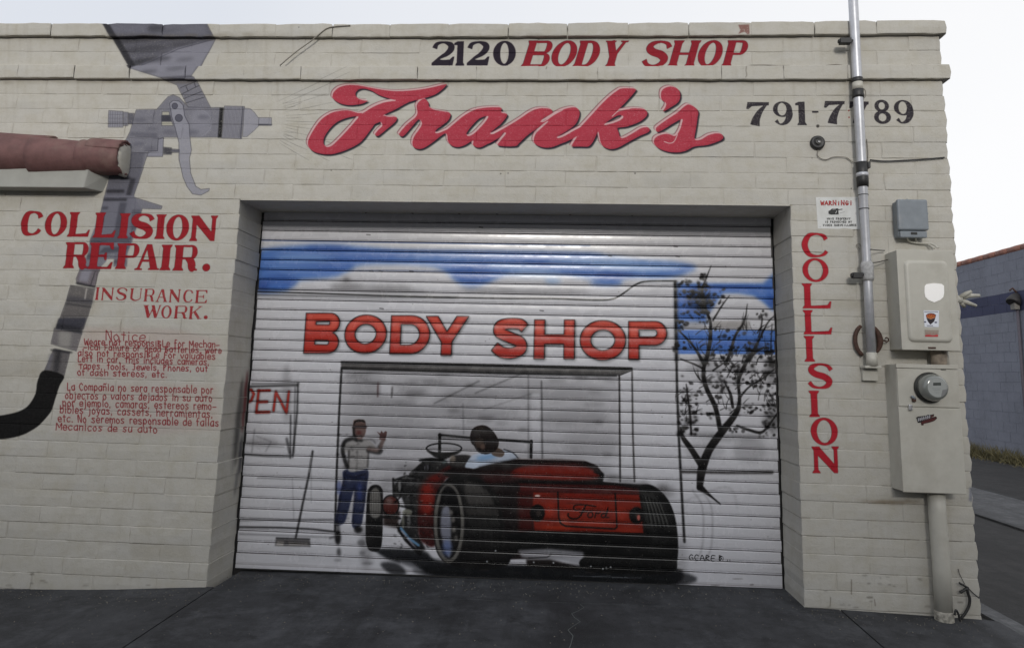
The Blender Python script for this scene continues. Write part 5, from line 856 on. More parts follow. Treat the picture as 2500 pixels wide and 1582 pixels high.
# ------------------------------------------------------------------ roller door
rd = empty('roller_door', (0, .37, -.12 + .12), shop)
P_ = .0714; top_z = 2.3299 + .02
def slat_mesh():
    xs = [L_ + .014, L_ + .02, -3.4, -2.2, R_ - .02, R_ - .014]
    prof = [(.016, .0692), (.005, .0690), (.0014, .0668), (-.0005, .062), (-.0012, .045), (-.0012, .030), (-.0004, .0145), (.001, .0115), (.0042, .0100), (.0042, .0088), (.0005, .0078), (-.0028, .0055), (-.0028, .0036), (.0, .0016), (.007, .0006), (.016, 0)]
    V = [(x, y, z) for x in xs for y, z in prof]; n = len(prof); F = [(i * n + k, (i + 1) * n + k, (i + 1) * n + k + 1, i * n + k + 1) for i in range(len(xs) - 1) for k in range(n - 1)]
    F += [tuple(range(n)), tuple(range((len(xs) - 1) * n + n - 1, (len(xs) - 1) * n - 1, -1))]
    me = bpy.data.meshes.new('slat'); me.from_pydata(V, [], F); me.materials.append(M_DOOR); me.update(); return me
sm_ = [slat_mesh()]
zbar = -.018
nsl = int((top_z - zbar) / P_) + 1
for i in range(nsl):
    o = bpy.data.objects.new('slat', sm_[0]); COL.objects.link(o); o.parent = rd; o.location = (random.uniform(-.004, .004), random.uniform(-.0006, .0006), zbar + i * P_ + .12)
bb = MB(); x0b, x1b = L_ + .012, R_ - .012; zl, zrr = -.118, -.098
bb.add([(x0b, -.004, zl + .12), (x1b, -.004, zrr + .12), (x1b, -.004, zbar + .118), (x0b, -.004, zbar + .118), (x0b, .02, zl + .12), (x1b, .02, zrr + .12), (x1b, .02, zbar + .118), (x0b, .02, zbar + .118)], [(0, 1, 2, 3), (4, 7, 6, 5), (0, 4, 5, 1), (3, 2, 6, 7), (1, 5, 6, 2), (0, 3, 7, 4)])
bb.build('bottom_bar', M_DOOR, rd, bevel=.002)
sl2 = MB(); sl2.box(x0b, x1b, -.012, -.0045, zl + .124, zl + .134); 
sb_ = MB(); sb_.add([(x0b, -.006, zl + .112), (x1b, -.006, zrr + .112), (x1b, -.006, zrr + .121), (x0b, -.006, zl + .121), (x0b, .015, zl + .112), (x1b, .015, zrr + .112), (x1b, .015, zrr + .121), (x0b, .015, zl + .121)], [(0, 1, 2, 3), (4, 7, 6, 5), (0, 4, 5, 1), (3, 2, 6, 7), (1, 5, 6, 2), (0, 3, 7, 4)]); sb_.build('rubber_seal', M_BLACK, rd)
for xa, xb in ((L_ + .001, L_ + .03), (R_ - .03, R_ - .001)):
    gm = MB(); gm.box(xa, xb, .0185, .03, -.1 + .12, top_z + .11); gm.build('guide_rail', M_DARK, rd)
bk = MB(); bk.box(L_ - .02, R_ + .02, .022, .05, -.17 + .12, top_z + .14); bk.build('dark_gap_sheet', M_DARK, rd)  # dark sheet added behind the slats, its colour stands in for gap shade

# ------------------------------------------------------------------ tiled ledge on the left
can = empty('tiled_ledge', (-6.0, 0, 2.36)); tag(can, 'white plastered ledge capped with brown terracotta tiles at the upper left of the wall', 'tiled ledge')
def toL(v, o): return [(x - o[0], y - o[1], z - o[2]) for x, y, z in v]
O_ = (-6.0, 0, 2.36)
fb = MB(); fb.add(toL([(-8.5, -.11, 2.372), (-5.66, -.11, 2.372), (-5.59, 0.01, 2.372), (-8.5, .01, 2.372), (-8.5, -.11, 2.51), (-5.64, -.11, 2.51), (-5.55, .01, 2.51), (-8.5, .01, 2.52)], O_), [(0, 3, 2, 1), (4, 5, 6, 7), (0, 1, 5, 4), (1, 2, 6, 5), (2, 3, 7, 6), (3, 0, 4, 7)])
fb.build('plaster_fascia', M_STUC, can, bevel=.006)
def tile(xa, xb, ra, rb, zc, yc, tilt=0, a0=-115, a1=100, rag=0):
    b = MB(); n, m = 18, 8; V = []
    for lay in (0, 1):
        for i in range(m + 1):
            t = i / m; x = xa + (xb - xa) * t; r = (ra + (rb - ra) * t) - lay * .016
            for k in range(n + 1):
                a = radians(a0 + (a1 - a0) * k / n); e = (rag * random.uniform(-1, 1) if i == m else 0); V.append((x + e, yc - r * cos(a) * .95, zc + r * sin(a) + tilt * t + random.uniform(-.0012, .0012)))
    N = n + 1; M = (m + 1) * N; F = []
    for i in range(m):
        for k in range(n): q = i * N + k; F += [(q, q + N, q + N + 1, q + 1), (M + q, M + q + 1, M + q + N + 1, M + q + N)]
    for k in range(n): F += [(k, k + 1, M + k + 1, M + k), (m * N + k, M + m * N + k, M + m * N + k + 1, m * N + k + 1)]
    for i in range(m): q = i * N; F += [(q, M + q, M + q + N, q + N), (q + n, q + N + n, M + q + N + n, M + q + n)]
    b.add(toL(V, O_), F); return b
for i, (xa, xb) in enumerate([(-8.1, -7.62), (-7.68, -7.2), (-7.26, -6.78), (-6.84, -6.36), (-6.43, -6.0), (-6.06, -5.66), (-5.72, -5.435)]):
    k = i - 5; up = max(0, -k) * .010
    tile(xa, xb, .138 if i < 6 else .122, .116 if i < 6 else .108, 2.600 + up * 1.1, -.05, tilt=-.010, rag=0 if i < 6 else .008).build('roof_tile', M_TILE, can, True)
tile(-6.9, -5.97, .138, .12, 2.675, -.01, tilt=-.035, a0=0, a1=110).build('roof_tile', M_TILE, can, True)
tile(-5.66, -5.43, .116, .112, 2.620, -.045, tilt=-.012, a0=14, a1=110, rag=.006).build('roof_tile', M_TILE, can, True)
b = MB(); b.lathe((.546, -.02, .228), (1, 0.05, 0), [(-.03, .105), (.004, .116), (.018, .112), (.026, .085), (.029, .04), (.030, .0)], 24); b.build('mortar_plug', M_SIDE, can, True)

# ------------------------------------------------------------------ helpers for wall fittings
def W3(px, py, Y=0.0): x, z = at(px, py, Y); return (x, Y, z)
def flat_text(b, txt, x0, x1, zt, zb, y, t=.2, style='sans', thin=None):   # raised flat lettering (sheets 1 mm thick look)
    pass
# pole
px_, pr_ = -.565, .0265
pole = empty('steel_conduit', (px_, -.06, 1.42)); tag(pole, 'tall galvanised steel conduit rising past the roof edge right of the phone number', 'conduit')
b = MB(); b.lathe((0, 0, 0), (0, 0, 1), [(-.02, pr_), (.4, pr_), (.95, pr_), (.956, pr_ + .002), (1.14, pr_ + .002), (1.33, pr_ + .002), (1.336, pr_ + .0035), (1.7, pr_ + .0035), (2.2, pr_ + .0035), (3.6, pr_ + .0035)], 24); b.build('pipe', M_GALV, pole, True)
for za, zb_, r in [(3.135, 3.165, .033), (3.03, 3.085, .0345), (2.44, 2.60, .0345)]:
    t_ = MB(); t_.tube([(0, 0, za - 1.42), (0, 0, za - 1.42 + (zb_ - za) * .3), (0, 0, za - 1.42 + (zb_ - za) * .6), (0, 0, zb_ - 1.42)], [r, r + .002, r - .001, r + .001], 18); t_.build('tape_band', M_BLACK, pole, True)
t_ = MB(); t_.tube([(0, 0, 3.085 - 1.42), (0, 0, 3.135 - 1.42)], .0325, 18); t_.build('tape_band', M_BOX, pole, True)
t_ = MB(); t_.tube([(0, 0, 2.505 - 1.42), (0, 0, 2.53 - 1.42)], .0365, 18, ); t_.build('tape_band', M_GALV, pole, True)
for z in (2.385, 2.295): t_ = MB(); t_.tube([(0, 0, z - 1.42), (0, 0, z - 1.416)], pr_ + .0045, 18); t_.build('strap', M_BLACK, pole, True)
f_ = MB(); f_.tube([(0, 0, .42), (0, 0, .44), (.002, 0, .48), (0, 0, .52), (0, 0, .54)], [.031, .038, .035, .04, .031], 18); f_.build('wrapped_joint', plain('grey_wrap', (.4, .4, .4), .7, 0, .25, 60, .6), pole, True)
f_ = MB(); f_.tube([(0, 0, -.1), (0, 0, -.02)], .031, 18); f_.build('socket', M_BOX, pole, True); f_ = MB(); f_.box(-.05, .048, -.02, .058, -.115, -.1); f_.build('bracket', M_BOX, pole, bevel=.003)
f_ = MB(); f_.box(-.045, .045, .03, .057, -.19, -.117); f_.build('mounting_plate', M_BOX, pole, bevel=.003)
# small black cameras strapped to the pole
def minicam(name, x, z, sx, lbl, w_=.07):
    c = empty(name, (x, -.08, z)); tag(c, lbl, 'camera', 'small black cameras on the conduit'); b = MB(); b.box(-w_ / 2, w_ / 2, -.02, .02, -.018, .018); b.build('housing', M_BLACK, c, bevel=.003)
    l = MB(); l.lathe((sx * w_ / 2, 0, 0), (sx, 0, 0), [(-.002, .013), (.008, .013), (.008, .009)], 14); l.build('lens', M_SIGNK, c, True)
    a = MB(); a.tube([(-sx * w_ / 2, 0, 0), (-sx * (w_ / 2 + .018), .01, .012), (-sx * (w_ / 2 + .03), .012, .004)], .010, 8); a.build('arm', M_BLACK, c, True)
xa, za = at(2063, 102, -.08); minicam('security_camera', xa, za, -1, 'small black camera beside the conduit just under the top edge of the wall')
xa, za = at(2092, 673, -.08); minicam('security_camera', xa, za, -1, 'small black camera on the conduit below the grey wrapped joint', .055)
xa, za = at(2119, 400, -.08)
c = empty('security_camera', (xa, -.06, za)); tag(c, 'tiny black camera hanging right of the conduit under the tape wrap', 'camera', 'small black cameras on the conduit'); b = MB(); b.box(-.018, -.003, -.02, .03, -.022, .016); b.build('housing', M_BLACK, c, bevel=.002); b = MB(); b.box(.002, .017, -.02, .03, -.026, .014); b.build('housing', M_BLACK, c, bevel=.002); b = MB(); b.box(-.01, .01, .03, .06, -.006, .006); b.build('arm', M_BLACK, c)
# round black floodlight / sounder
xa, za = at(1997, 348, -.02)
s_ = empty('round_sounder', (xa, -.0, za)); tag(s_, 'round black disc sounder on the wall below the phone number dash', 'sounder')
b = MB(); b.lathe((0, 0, 0), (0, -1, 0), [(-.004, .043), (.012, .047), (.024, .044), (.03, .036), (.026, .026), (.024, .02)], 32); b.build('rim', M_BLACK, s_, True)
b = MB(); b.lathe((0, -.02, 0), (0, -1, 0), [(0, .019), (.012, .017), (.014, .011), (.008, .004)], 24); b.build('horn', plain('dark_grey', (.05, .05, .045), .35), s_, True)
b = MB(); b.lathe((.0, -.022, 0), (0, -1, 0), [(0.008, .006), (.016, .004)], 10); b.build('screw', M_GALV, s_, True)
# thin wires
def wire(P, r, lbl, Y=-.012, m=None, cat='cable'):
    pts = [Vector(W3(p[0], p[1], p[2] if len(p) > 2 else Y)) for p in P]; q = smooth_open(np.array([list(p) for p in pts]), 5); o0 = Vector(q[0])
    b = MB(); b.tube([Vector(p) - o0 for p in q], r, 7); o = b.build('cable', m or M_CABLE, None, True, loc=o0); tag(o, lbl, cat); return o
wire([(1816, 163), (1840, 160), (1880, 160), (1930, 163), (1990, 165), (2030, 159), (2055, 160), (2076, 166)], .0035, 'slack upper wire drooping along the raised block band left of the conduit')
wire([(1824, 167), (1880, 162), (1950, 161), (2000, 166), (2050, 174), (2075, 176)], .003, 'lower of two thin wires meeting the conduit from the words above')
wire([(2107, 177), (2140, 177), (2190, 170), (2240, 161), (2294, 158)], .0035, 'thin wire climbing from the conduit to the corner at the block band')
wire([(1997, 367), (1996, 380), (2005, 388), (2018, 390), (2035, 384), (2065, 385), (2080, 395), (2095, 401)], .003, 'thin painted wire running from the round sounder to the conduit')
wire([(2124, 391), (2160, 394), (2210, 392), (2260, 389), (2306, 385)], .0045, 'dark straight cable from conduit to corner below the tape wrap', m=M_DARK)
wire([(2108, 216), (2113, 224), (2112, 238), (2104, 232), (2103, 215)], .003, 'short cable loop tucked behind the conduit below the raised band', Y=-.03)
wire([(2116, 340), (2119, 370), (2118, 396), (2113, 412), (2112, 430)], .0028, 'thin wire hanging straight down the right side of the conduit')
wire([(683, 161), (705, 142), (730, 122), (757, 103), (775, 88), (795, 72), (815, 66), (855, 63)], .004, 'thin diagonal cable crossing the top bands near the spray gun nozzle', Y=-.036)
wire([(2126, 609, -.085), (2140, 611, -.05), (2160, 612, -.02)], .003, 'upper black tie wire from conduit to the cabinet corner', m=M_BLACK)
wire([(2128, 642, -.085), (2145, 640, -.06), (2168, 634, -.03)], .003, 'lower black tie wire from the wrapped joint to the cabinet', m=M_BLACK)
wire([(2100, 609), (2094, 603), (2092, 597), (2098, 596), (2104, 604), (2107, 610)], .0022, 'little wire loop left of the conduit above the wrapped joint')
wire([(2213, 577, -.05), (2222, 590, -.02), (2245, 594, -.02), (2275, 596, -.03), (2290, 606, -.06)], .006, 'painted cable sagging from the grey box to the cabinet top', m=M_BOX)
wire([(2234, 576, -.05), (2240, 592, -.015), (2262, 595, -.02), (2282, 607, -.05)], .005, 'second painted cable out of the grey box bottom knockout', m=M_BOX)
# iron ring halves and hook behind the conduit foot
ir = empty('iron_ring', (px_, -.02, 1.475)); tag(ir, 'rusty broken iron ring with a small hook behind the conduit foot', 'iron ring')
b = MB(); a_ = np.linspace(radians(118), radians(245), 12); b.tube([(-.005 + .072 * cos(t), 0, .10 * sin(t)) for t in a_], [.011] + [.013] * 10 + [.010], 8); b.build('ring_half', M_RUST, ir, True)
b = MB(); a_ = np.linspace(radians(62), radians(-52), 12); b.tube([(.0 + .072 * cos(t), 0, .095 * sin(t)) for t in a_], [.010, .013, .014, .016, .018, .019, .019, .018, .016, .013, .010, .006], 8); b.build('ring_half', M_RUST, ir, True)
b = MB(); b.tube([(.075, 0, 0), (.095, -.01, 0), (.108, -.01, -.008), (.118, -.01, 0), (.118, -.01, .014), (.108, -.01, .02), (.100, -.01, .015)], .0042, 8); b.build('hook', M_RUST, ir, True)
# warning sign (lettering raised a hair as flat print)
sg = empty('warning_sign', W3(2045, 520, -.004)); tag(sg, 'white video surveillance warning sign partly tucked behind the conduit', 'sign')
sx, _, sz = sg.location
q = [at(*p, -.006) for p in [(1992, 482), (2095, 481), (2100, 560), (1997, 558)]]
b = MB(); b.add([(x - sx, .000, z - sz) for x, z in q] + [(x - sx, .0035, z - sz) for x, z in q], [(0, 3, 2, 1), (4, 5, 6, 7), (0, 1, 5, 4), (1, 2, 6, 5), (2, 3, 7, 6), (3, 0, 4, 7)]); b.build('plate', M_WHITE, sg)
sgc = Canvas(min(p[0] for p in q) - .002, max(p[0] for p in q) + .002, min(p[1] for p in q) - .002, max(p[1] for p in q) + .002, .0006, -.006)
RS, KS = (.62, .09, .09), (.06, .06, .07)
def sgw(txt, x0, x1, yt, yb, col, t, A=1.0):
    n_ = len(txt); adv = (x1 - x0) / n_
    for i, ch in enumerate(txt):
        P = [(0, -.4), (0, 1)]
        hand_(ch, x0 + i * adv, x0 + (i + .78) * adv, yt, yb, col, t, A)
def hand_(ch, xa, xb, yt, yb, col, t, A):
    for st_ in HW.get(ch, []):
        Q = [(xa + float(p.split(',')[0]) * (xb - xa), yt + (float(p.split(',')[1]) + .4) / 1.4 * (yb - yt)) for p in st_.split()]
        sgc.stroke(Q, t, col, A)
def S5(x, y): return (1900 + x * .2953, 450 + y * .2953)
def line5(txt, x0, x1, yt, yb, col, t, A=1.0): a = S5(x0, yt); c_ = S5(x1, yb); sgw(txt, a[0], c_[0], a[1], c_[1], col, t, A)
line5('WARNING!', 352, 622, 140, 172, RS, 2.6)
for x in range(440, 600, 22): sgc.stroke([S5(x, 146), S5(x + 16, 150)], 1.6, (.8, .8, .8), .8)
sgc.poly([S5(*p) for p in [(430, 215), (445, 202), (497, 200), (500, 250), (440, 252), (416, 245), (415, 222)]], KS, 1, .5); sgc.stroke([S5(495, 212), S5(528, 207)], 2.0, KS, 1); sgc.stroke([S5(475, 240), S5(484, 222)], 1.8, (.75, .75, .75), .9); sgc.stroke([S5(452, 208), S5(474, 206)], 1.4, (.8, .8, .8), .9); sgc.stroke([S5(510, 240), S5(550, 228)], 1, (.5, .5, .5), .5)
line5('THIS PROPERTY', 402, 600, 278, 293, KS, 1.2); line5('IS PROTECTED BY', 386, 612, 304, 319, KS, 1.2); line5('VIDEO SURVEILLANCE', 370, 650, 331, 346, KS, 1.2, .9)
def decal(name, cv, parent, y, rough=.5):
    im = cv.image(name); k = NT(name, rough); s = k.n('ShaderNodeUVMap'); t = k.n('ShaderNodeTexImage', image=im, extension='CLIP'); k.l(s.outputs[0], t.inputs[0]); k.col(t.outputs[0]); k.l(t.outputs[1], k.b.inputs['Alpha'])
    me = bpy.data.meshes.new(name); p = parent.location; me.from_pydata([(cv.x0 - p[0], y - p[1], cv.z0 - p[2]), (cv.x1 - p[0], y - p[1], cv.z0 - p[2]), (cv.x1 - p[0], y - p[1], cv.z1 - p[2]), (cv.x0 - p[0], y - p[1], cv.z1 - p[2])], [], [(0, 1, 2, 3)])
    uv = me.uv_layers.new(name='UVMap'); 
    for i, c_ in enumerate([(0, 0), (1, 0), (1, 1), (0, 1)]): uv.data[i].uv = c_
    me.materials.append(k.m); o = bpy.data.objects.new(name, me); COL.objects.link(o); o.parent = parent; return o
decal('printed_lettering', sgc, sg, -.0055)
for p in [(2000, 486), (2092, 485), (2003, 553)]:
    x, z = at(*p, -.006); b = MB(); b.lathe((x - sx, -.001, z - sz), (0, -1, 0), [(0, .003), (.002, .002)], 10); b.build('screw', M_GALV, sg, True)
# grey junction box
def rect(px0, py0, px1, py1, Y): a = at(px0, py0, Y); c_ = at(px1, py1, Y); return a[0], c_[0], c_[1], a[1]
x0, x1, z0, z1 = -.372, -.186, 2.115, 2.358
jb = empty('grey_junction_box', ((x0 + x1) / 2, 0, z0)); tag(jb, 'small grey weathered plastic box on the wall above the cream meter cabinet', 'junction box'); cx = (x0 + x1) / 2; w2 = (x1 - x0) / 2; h_ = z1 - z0
b = MB(); b.box(-w2 + .008, w2 - .008, -.06, .004, .006, h_ - .006); b.build('back_box', M_GREY, jb, bevel=.008)
b = MB(); b.box(-w2, w2, -.085, -.055, .045, h_); b.build('cover', M_GREY, jb, bevel=.012)
b = MB(); b.box(-w2 + .012, w2 - .012, -.078, -.05, .0, .042); b.build('lower_cover', M_GREY, jb, bevel=.006)
b = MB(); b.box(-.018, .02, -.081, -.07, .018, .034); b.build('latch', M_BLACK, jb, bevel=.002)
b = MB(); b.box(w2, w2 + .016, -.05, -.03, .155, .165); b.build('hinge_pin', M_GREY, jb)
b = MB(); b.lathe((.0, -.0, h_ + .012), (0, -1, 0), [(0, .006), (.02, .006)], 10); b.build('screw', M_GREY, jb)
# upper cabinet
D1 = .16; x0, x1, z0, z1 = -.427, -.097, 1.421, 2.02
cb = empty('meter_cabinet', (x0, 0, z0)); tag(cb, 'cream painted breaker cabinet with a bright shield sticker on its embossed door', 'cabinet'); W_, H_ = x1 - x0, z1 - z0
b = MB(); b.box(0, W_, -D1 + .012, .004, 0, H_); b.build('body', M_BOX, cb, bevel=.003)
b = MB(); b.box(-.002, W_ + .002, -D1, -D1 + .010, -.004, H_ + .002); b.build('front_cover', M_BOX, cb, bevel=.003)
def pillow(x0, x1, z0, z1, y, h, r=.03, m=None, name='door_panel', parent=None):
    b = MB(); n = 6; rings = []
    def rr_(inset, y_, rad):
        a0, a1, c0, c1 = x0 + inset, x1 - inset, z0 + inset, z1 - inset; P = []
        for cx_, cz_, s in ((a1 - rad, c1 - rad, 0), (a0 + rad, c1 - rad, 90), (a0 + rad, c0 + rad, 180), (a1 - rad, c0 + rad, 270)):
            for k in range(n + 1): t = radians(s + 90 * k / n); P.append((cx_ + rad * cos(t), y_, cz_ + rad * sin(t)))
        return P
    for ins, yy, rad in ((0, y, r), (.003, y - h * .5, r), (.010, y - h * .9, r * .9), (.02, y - h, r * .8)): rings.append(rr_(ins, yy, rad))
    L = len(rings[0]); V = [p for rg in rings for p in rg]; F = [(i * L + k, (i + 1) * L + k, (i + 1) * L + (k + 1) % L, i * L + (k + 1) % L) for i in range(len(rings) - 1) for k in range(L)] + [tuple((len(rings) - 1) * L + k for k in range(L - 1, -1, -1))]
    b.add(V, F); return b.build(name, m, parent, True)
pl0 = at(2207, 631, -.17); pl1 = at(2330, 837, -.17)
pillow(pl0[0] - x0, pl1[0] - x0 - .004, pl1[1] - z0, pl0[1] - z0 - .01, -D1, .014, .03, M_BOX, 'door_panel', cb)
b = MB(); b.box(W_ * .45, W_ * .58, -D1 - .004, -D1, .006, .016); b.build('latch', M_RUST, cb)
refl = NT('reflective_sheet', .55, .6); refl.col((.97, .96, .94))
sp = [(2257, 695), (2270, 691.5), (2290, 691), (2304, 696), (2305.5, 727), (2299, 735), (2281, 739), (2264, 734), (2257, 724)]
sp = [(2257.5, 699), (2262, 694), (2280, 691.5), (2299, 693.5), (2304.5, 698), (2305, 715), (2303, 725), (2296, 732), (2281, 738.5), (2267, 733), (2259, 725), (2257, 714)]
qq = [at(*p, -.176) for p in sp]; b = MB(); n_ = len(qq); b.add([(x - x0, -.177, z - z0) for x, z in qq] + [(x - x0, -.174, z - z0) for x, z in qq], [tuple(range(n_ - 1, -1, -1))] + [(i, (i + 1) % n_, n_ + (i + 1) % n_, n_ + i) for i in range(n_)]); b.build('reflective_shield_sticker', refl.m, cb)
def Z9(P): return [(2130 + x * .10498, 720 + y * .10498) for x, y in P]
stc = Canvas(-.30, -.15, 1.44, 1.66, .0005, -.1745)
stc.poly(Z9([(1165, 360), (1545, 365), (1540, 750), (1155, 745)]), (.86, .87, .9), 1, .5)
for i in range(14): stc.stroke(Z9([(1205 + i * 23, 385), (1218 + i * 23, 410)]), 1.0, (.1, .1, .16), .8)
stc.poly(Z9([(1240, 470), (1290, 435), (1355, 425), (1430, 435), (1475, 465), (1460, 540), (1430, 620), (1345, 692), (1285, 620), (1255, 545)]), (.12, .06, .10), 1, .4)
stc.poly(Z9([(1250, 465), (1355, 432), (1465, 465), (1450, 520), (1355, 548), (1262, 520)]), (.62, .24, .08), 1, .5)
for a in range(-4, 5): stc.stroke(Z9([(1355, 545), (1355 + a * 28, 455 + abs(a) * 10)]), .8, (.9, .62, .1) if a % 2 else (.5, .08, .06), .9)
stc.stroke(Z9([(1258, 520), (1350, 562), (1456, 520)]), 1.2, (.9, .6, .4), 1); 
for x, y in [(1215, 630), (1470, 640)]: stc.poly(Z9([(x - 28, y - 15), (x + 28, y - 15), (x + 28, y + 15), (x - 28, y + 15)]), (.16, .17, .28), .9, .8)
for i in range(6): stc.stroke(Z9([(1265 + i * 24, 705), (1280 + i * 24, 728)]), 1.1, (.1, .1, .16), .9)
stc.poly(Z9([(1085, 810), (1540, 815), (1525, 970), (1085, 965)]), (.66, .6, .55), .7, 1); stc.poly(Z9([(1085, 935), (1200, 945), (1300, 925), (1400, 945), (1525, 925), (1522, 972), (1085, 968)]), (.75, .12, .16), .95, .8)
for x in range(1110, 1510, 34): stc.stroke(Z9([(x, 870 + (x % 3) * 8), (x + 8, 930)]), .9, (.6, .2, .2), .7)
decal('stickers', stc, cb, -.1760)
# lower meter cabinet and meter
D2 = .15; x0, x1, z0, z1 = -.464, -.112, .600, 1.332
mb = empty('meter_box', (x0, 0, z0)); tag(mb, 'tall cream metal meter box holding a round glass electricity meter', 'meter box'); W_, H_ = x1 - x0, z1 - z0
zs_ = at(2215, 993, -.15)[1] - z0
b = MB(); b.box(0, W_, -D2 + .006, .004, 0, H_); b.build('body', M_BOX, mb, bevel=.004)
b = MB(); b.box(.002, W_ - .002, -D2 - .002, -D2 + .010, zs_ + .002, H_ - .025); b.build('upper_cover', M_BOX, mb, bevel=.003)
b = MB(); b.box(-.001, W_ + .001, -D2 - .001, -D2 + .010, -.003, zs_ - .002); b.build('lower_cover', M_BOX, mb, bevel=.004)
b = MB(); b.box(-.002, W_ + .002, -D2 - .004, -D2 + .012, H_ - .022, H_ + .002); b.build('top_lip', M_BOX, mb, bevel=.002)
b = MB(); b.box(W_ * .72, W_ * .80, -D2 - .006, -D2 - .003, H_ - .028, H_ - .024); b.build('latch', M_BLACK, mb)
mx_, mz_ = at(2270, 946, -.16)
mt = empty('electricity_meter', (mx_, -.15, mz_)); tag(mt, 'round glass electricity meter with a grey face on the meter box', 'meter')
b = MB(); b.lathe((0, .004, 0), (0, -1, 0), [(0, .088), (.018, .09), (.022, .086), (.03, .084)], 40); b.build('socket_ring', plain('meter_ring', (.06, .06, .055), .35, .6), mt, True)
b = MB(); b.lathe((0, 0, 0), (0, -1, 0), [(.02, .08), (.05, .078), (.075, .072), (.088, .062), (.092, .055), (.0921, .0)], 40)
mg = plain('meter_cover', (.19, .2, .185), .12, 0, .05, 8, 0, coat=1); b.build('cover', mg, mt, True)
mc = Canvas(-.1, .1, -.1, .1, .0006, 0)
def MP(P): return mc.m2p([(x, z) for x, z in P])
def mpoly(P, c_, a=1): mc.paint(mc.fill([MP(P)]), c_, a, .8)
t_ = np.linspace(0, 2 * pi, 40)[:-1]; mpoly([(.054 * cos(u), .054 * sin(u)) for u in t_], (.6, .61, .6)); mpoly([(.054 * cos(u), .054 * sin(u)) for u in np.linspace(-1.25, -.1, 14)] + [(.028, -.012)], (.47, .47, .47)); mpoly([(-.022, .012), (.022, .014), (.021, .030), (-.021, .028)], (.17, .18, .18)); mpoly([(-.018, .015), (.018, .017), (.017, .026), (-.017, .024)], (.25, .27, .25))
for z, wdt in ((-.004, .03), (-.012, .024), (-.022, .018), (-.032, .012)): mc.stroke_q(MP([(-wdt, z), (wdt * .6, z)]), [2, 2], (.36, .37, .37), .8)
class _O: pass
fc = decal('meter_face', mc, mt, -.15 - .0935); fc.data.transform(Matrix.Translation((mx_, 0, mz_)))
b = MB(); b.box(-.105, -.085, -.02, .0, -.085, -.065); b.build('seal_lug', M_RUST, mt, bevel=.004); b = MB(); b.tube([(-.09, -.012, -.07), (-.1, -.02, -.06), (-.11, -.014, -.052)], .007, 8); b.build('seal_lug', M_GREY, mt, True)
b = MB(); b.box(-.128, -.108, -.018, .0, -.135, -.10); b.build('padlock', plain('aluminium_lock', (.6, .6, .62), .3, .9), mt, bevel=.004)
# torn brand sticker on the meter box (unreadable white letters on dark and dark red)
bst = Canvas(-.46, -.12, .8, 1.1, .0006, -.153)
def Z10(P): return [(2150 + x * .13126, 850 + y * .13126) for x, y in P]
bst.poly(Z10([(745, 1345), (930, 1290), (1030, 1265), (1052, 1300), (1000, 1350), (890, 1385), (800, 1405), (800, 1430), (760, 1432), (750, 1400)]), (.22, .03, .04), 1, .4)
bst.poly(Z10([(660, 1290), (690, 1270), (850, 1250), (870, 1235), (905, 1235), (910, 1240), (995, 1222), (990, 1265), (930, 1290), (860, 1310), (760, 1360), (745, 1380), (692, 1388), (680, 1340)]), (.05, .04, .05), 1, .4)
for i, x in enumerate([700, 733, 766, 800, 838, 872, 905]): y = 1345 - (x - 690) * .27; bst.stroke(Z10([(x, y - 38), (x + 4, y + 8)]), 2.6, (.68, .68, .7), .9); bst.stroke(Z10([(x, y - 12), (x + 22, y - 18)]), 1.8, (.6, .6, .62), .9)
bst.poly(Z10([(930, 1250), (985, 1240), (980, 1265), (930, 1280)]), (.3, .12, .1), 1, .5)
for i in range(8): bst.stroke(Z10([(775 + i * 30, 1395 - i * 9), (790 + i * 30, 1370 - i * 9)]), 1.2, (.4, .06, .07), .9)
decal('sticker', bst, mb, -D2 - .0035)
# supply stub between the two cabinets
b = MB(); st0 = W3(2290, 870, -.05); o_ = Vector(st0); b.tube([(0, 0, -.07), (0, -.01, .0), (0, 0, .075)], [.04, .045, .04], 14); cs = b.build('cable_stub', plain('grubby_wrap', (.30, .25, .2), .8, 0, .4, 22, .8), None, True, loc=o_); tag(cs, 'short grubby cable stub joining the two cream cabinets', 'cable stub')
b = MB(); nn = W3(2310, 868, -.03); b.tube([(0, 0, -.06), (0, 0, .06)], .014, 10); cs = b.build('conduit_nipple', M_BOX, None, True, loc=nn); tag(cs, 'thin cream pipe right of the grubby stub between the cabinets', 'pipe')
# painted riser below the meter box
rp = empty('painted_riser', (-.235, -.06, -.12)); tag(rp, 'thick cream painted pipe from the meter box down into the slab', 'pipe')
b = MB(); b.tube([(0, 0, .05), (.002, 0, .3), (-.002, 0, .6), (0, 0, .722)], .047, 20); b.build('pipe', M_BOX, rp, True)
b = MB(); b.tube([(0, 0, -.04), (0, 0, .0), (0, 0, .05), (0, 0, .056)], [.052, .051, .050, .046], 20); b.build('collar', plain('chipped_base', (.36, .34, .29), .8, 0, .4, 40, .8, dirt=(.05, .045, .04)), rp, True)
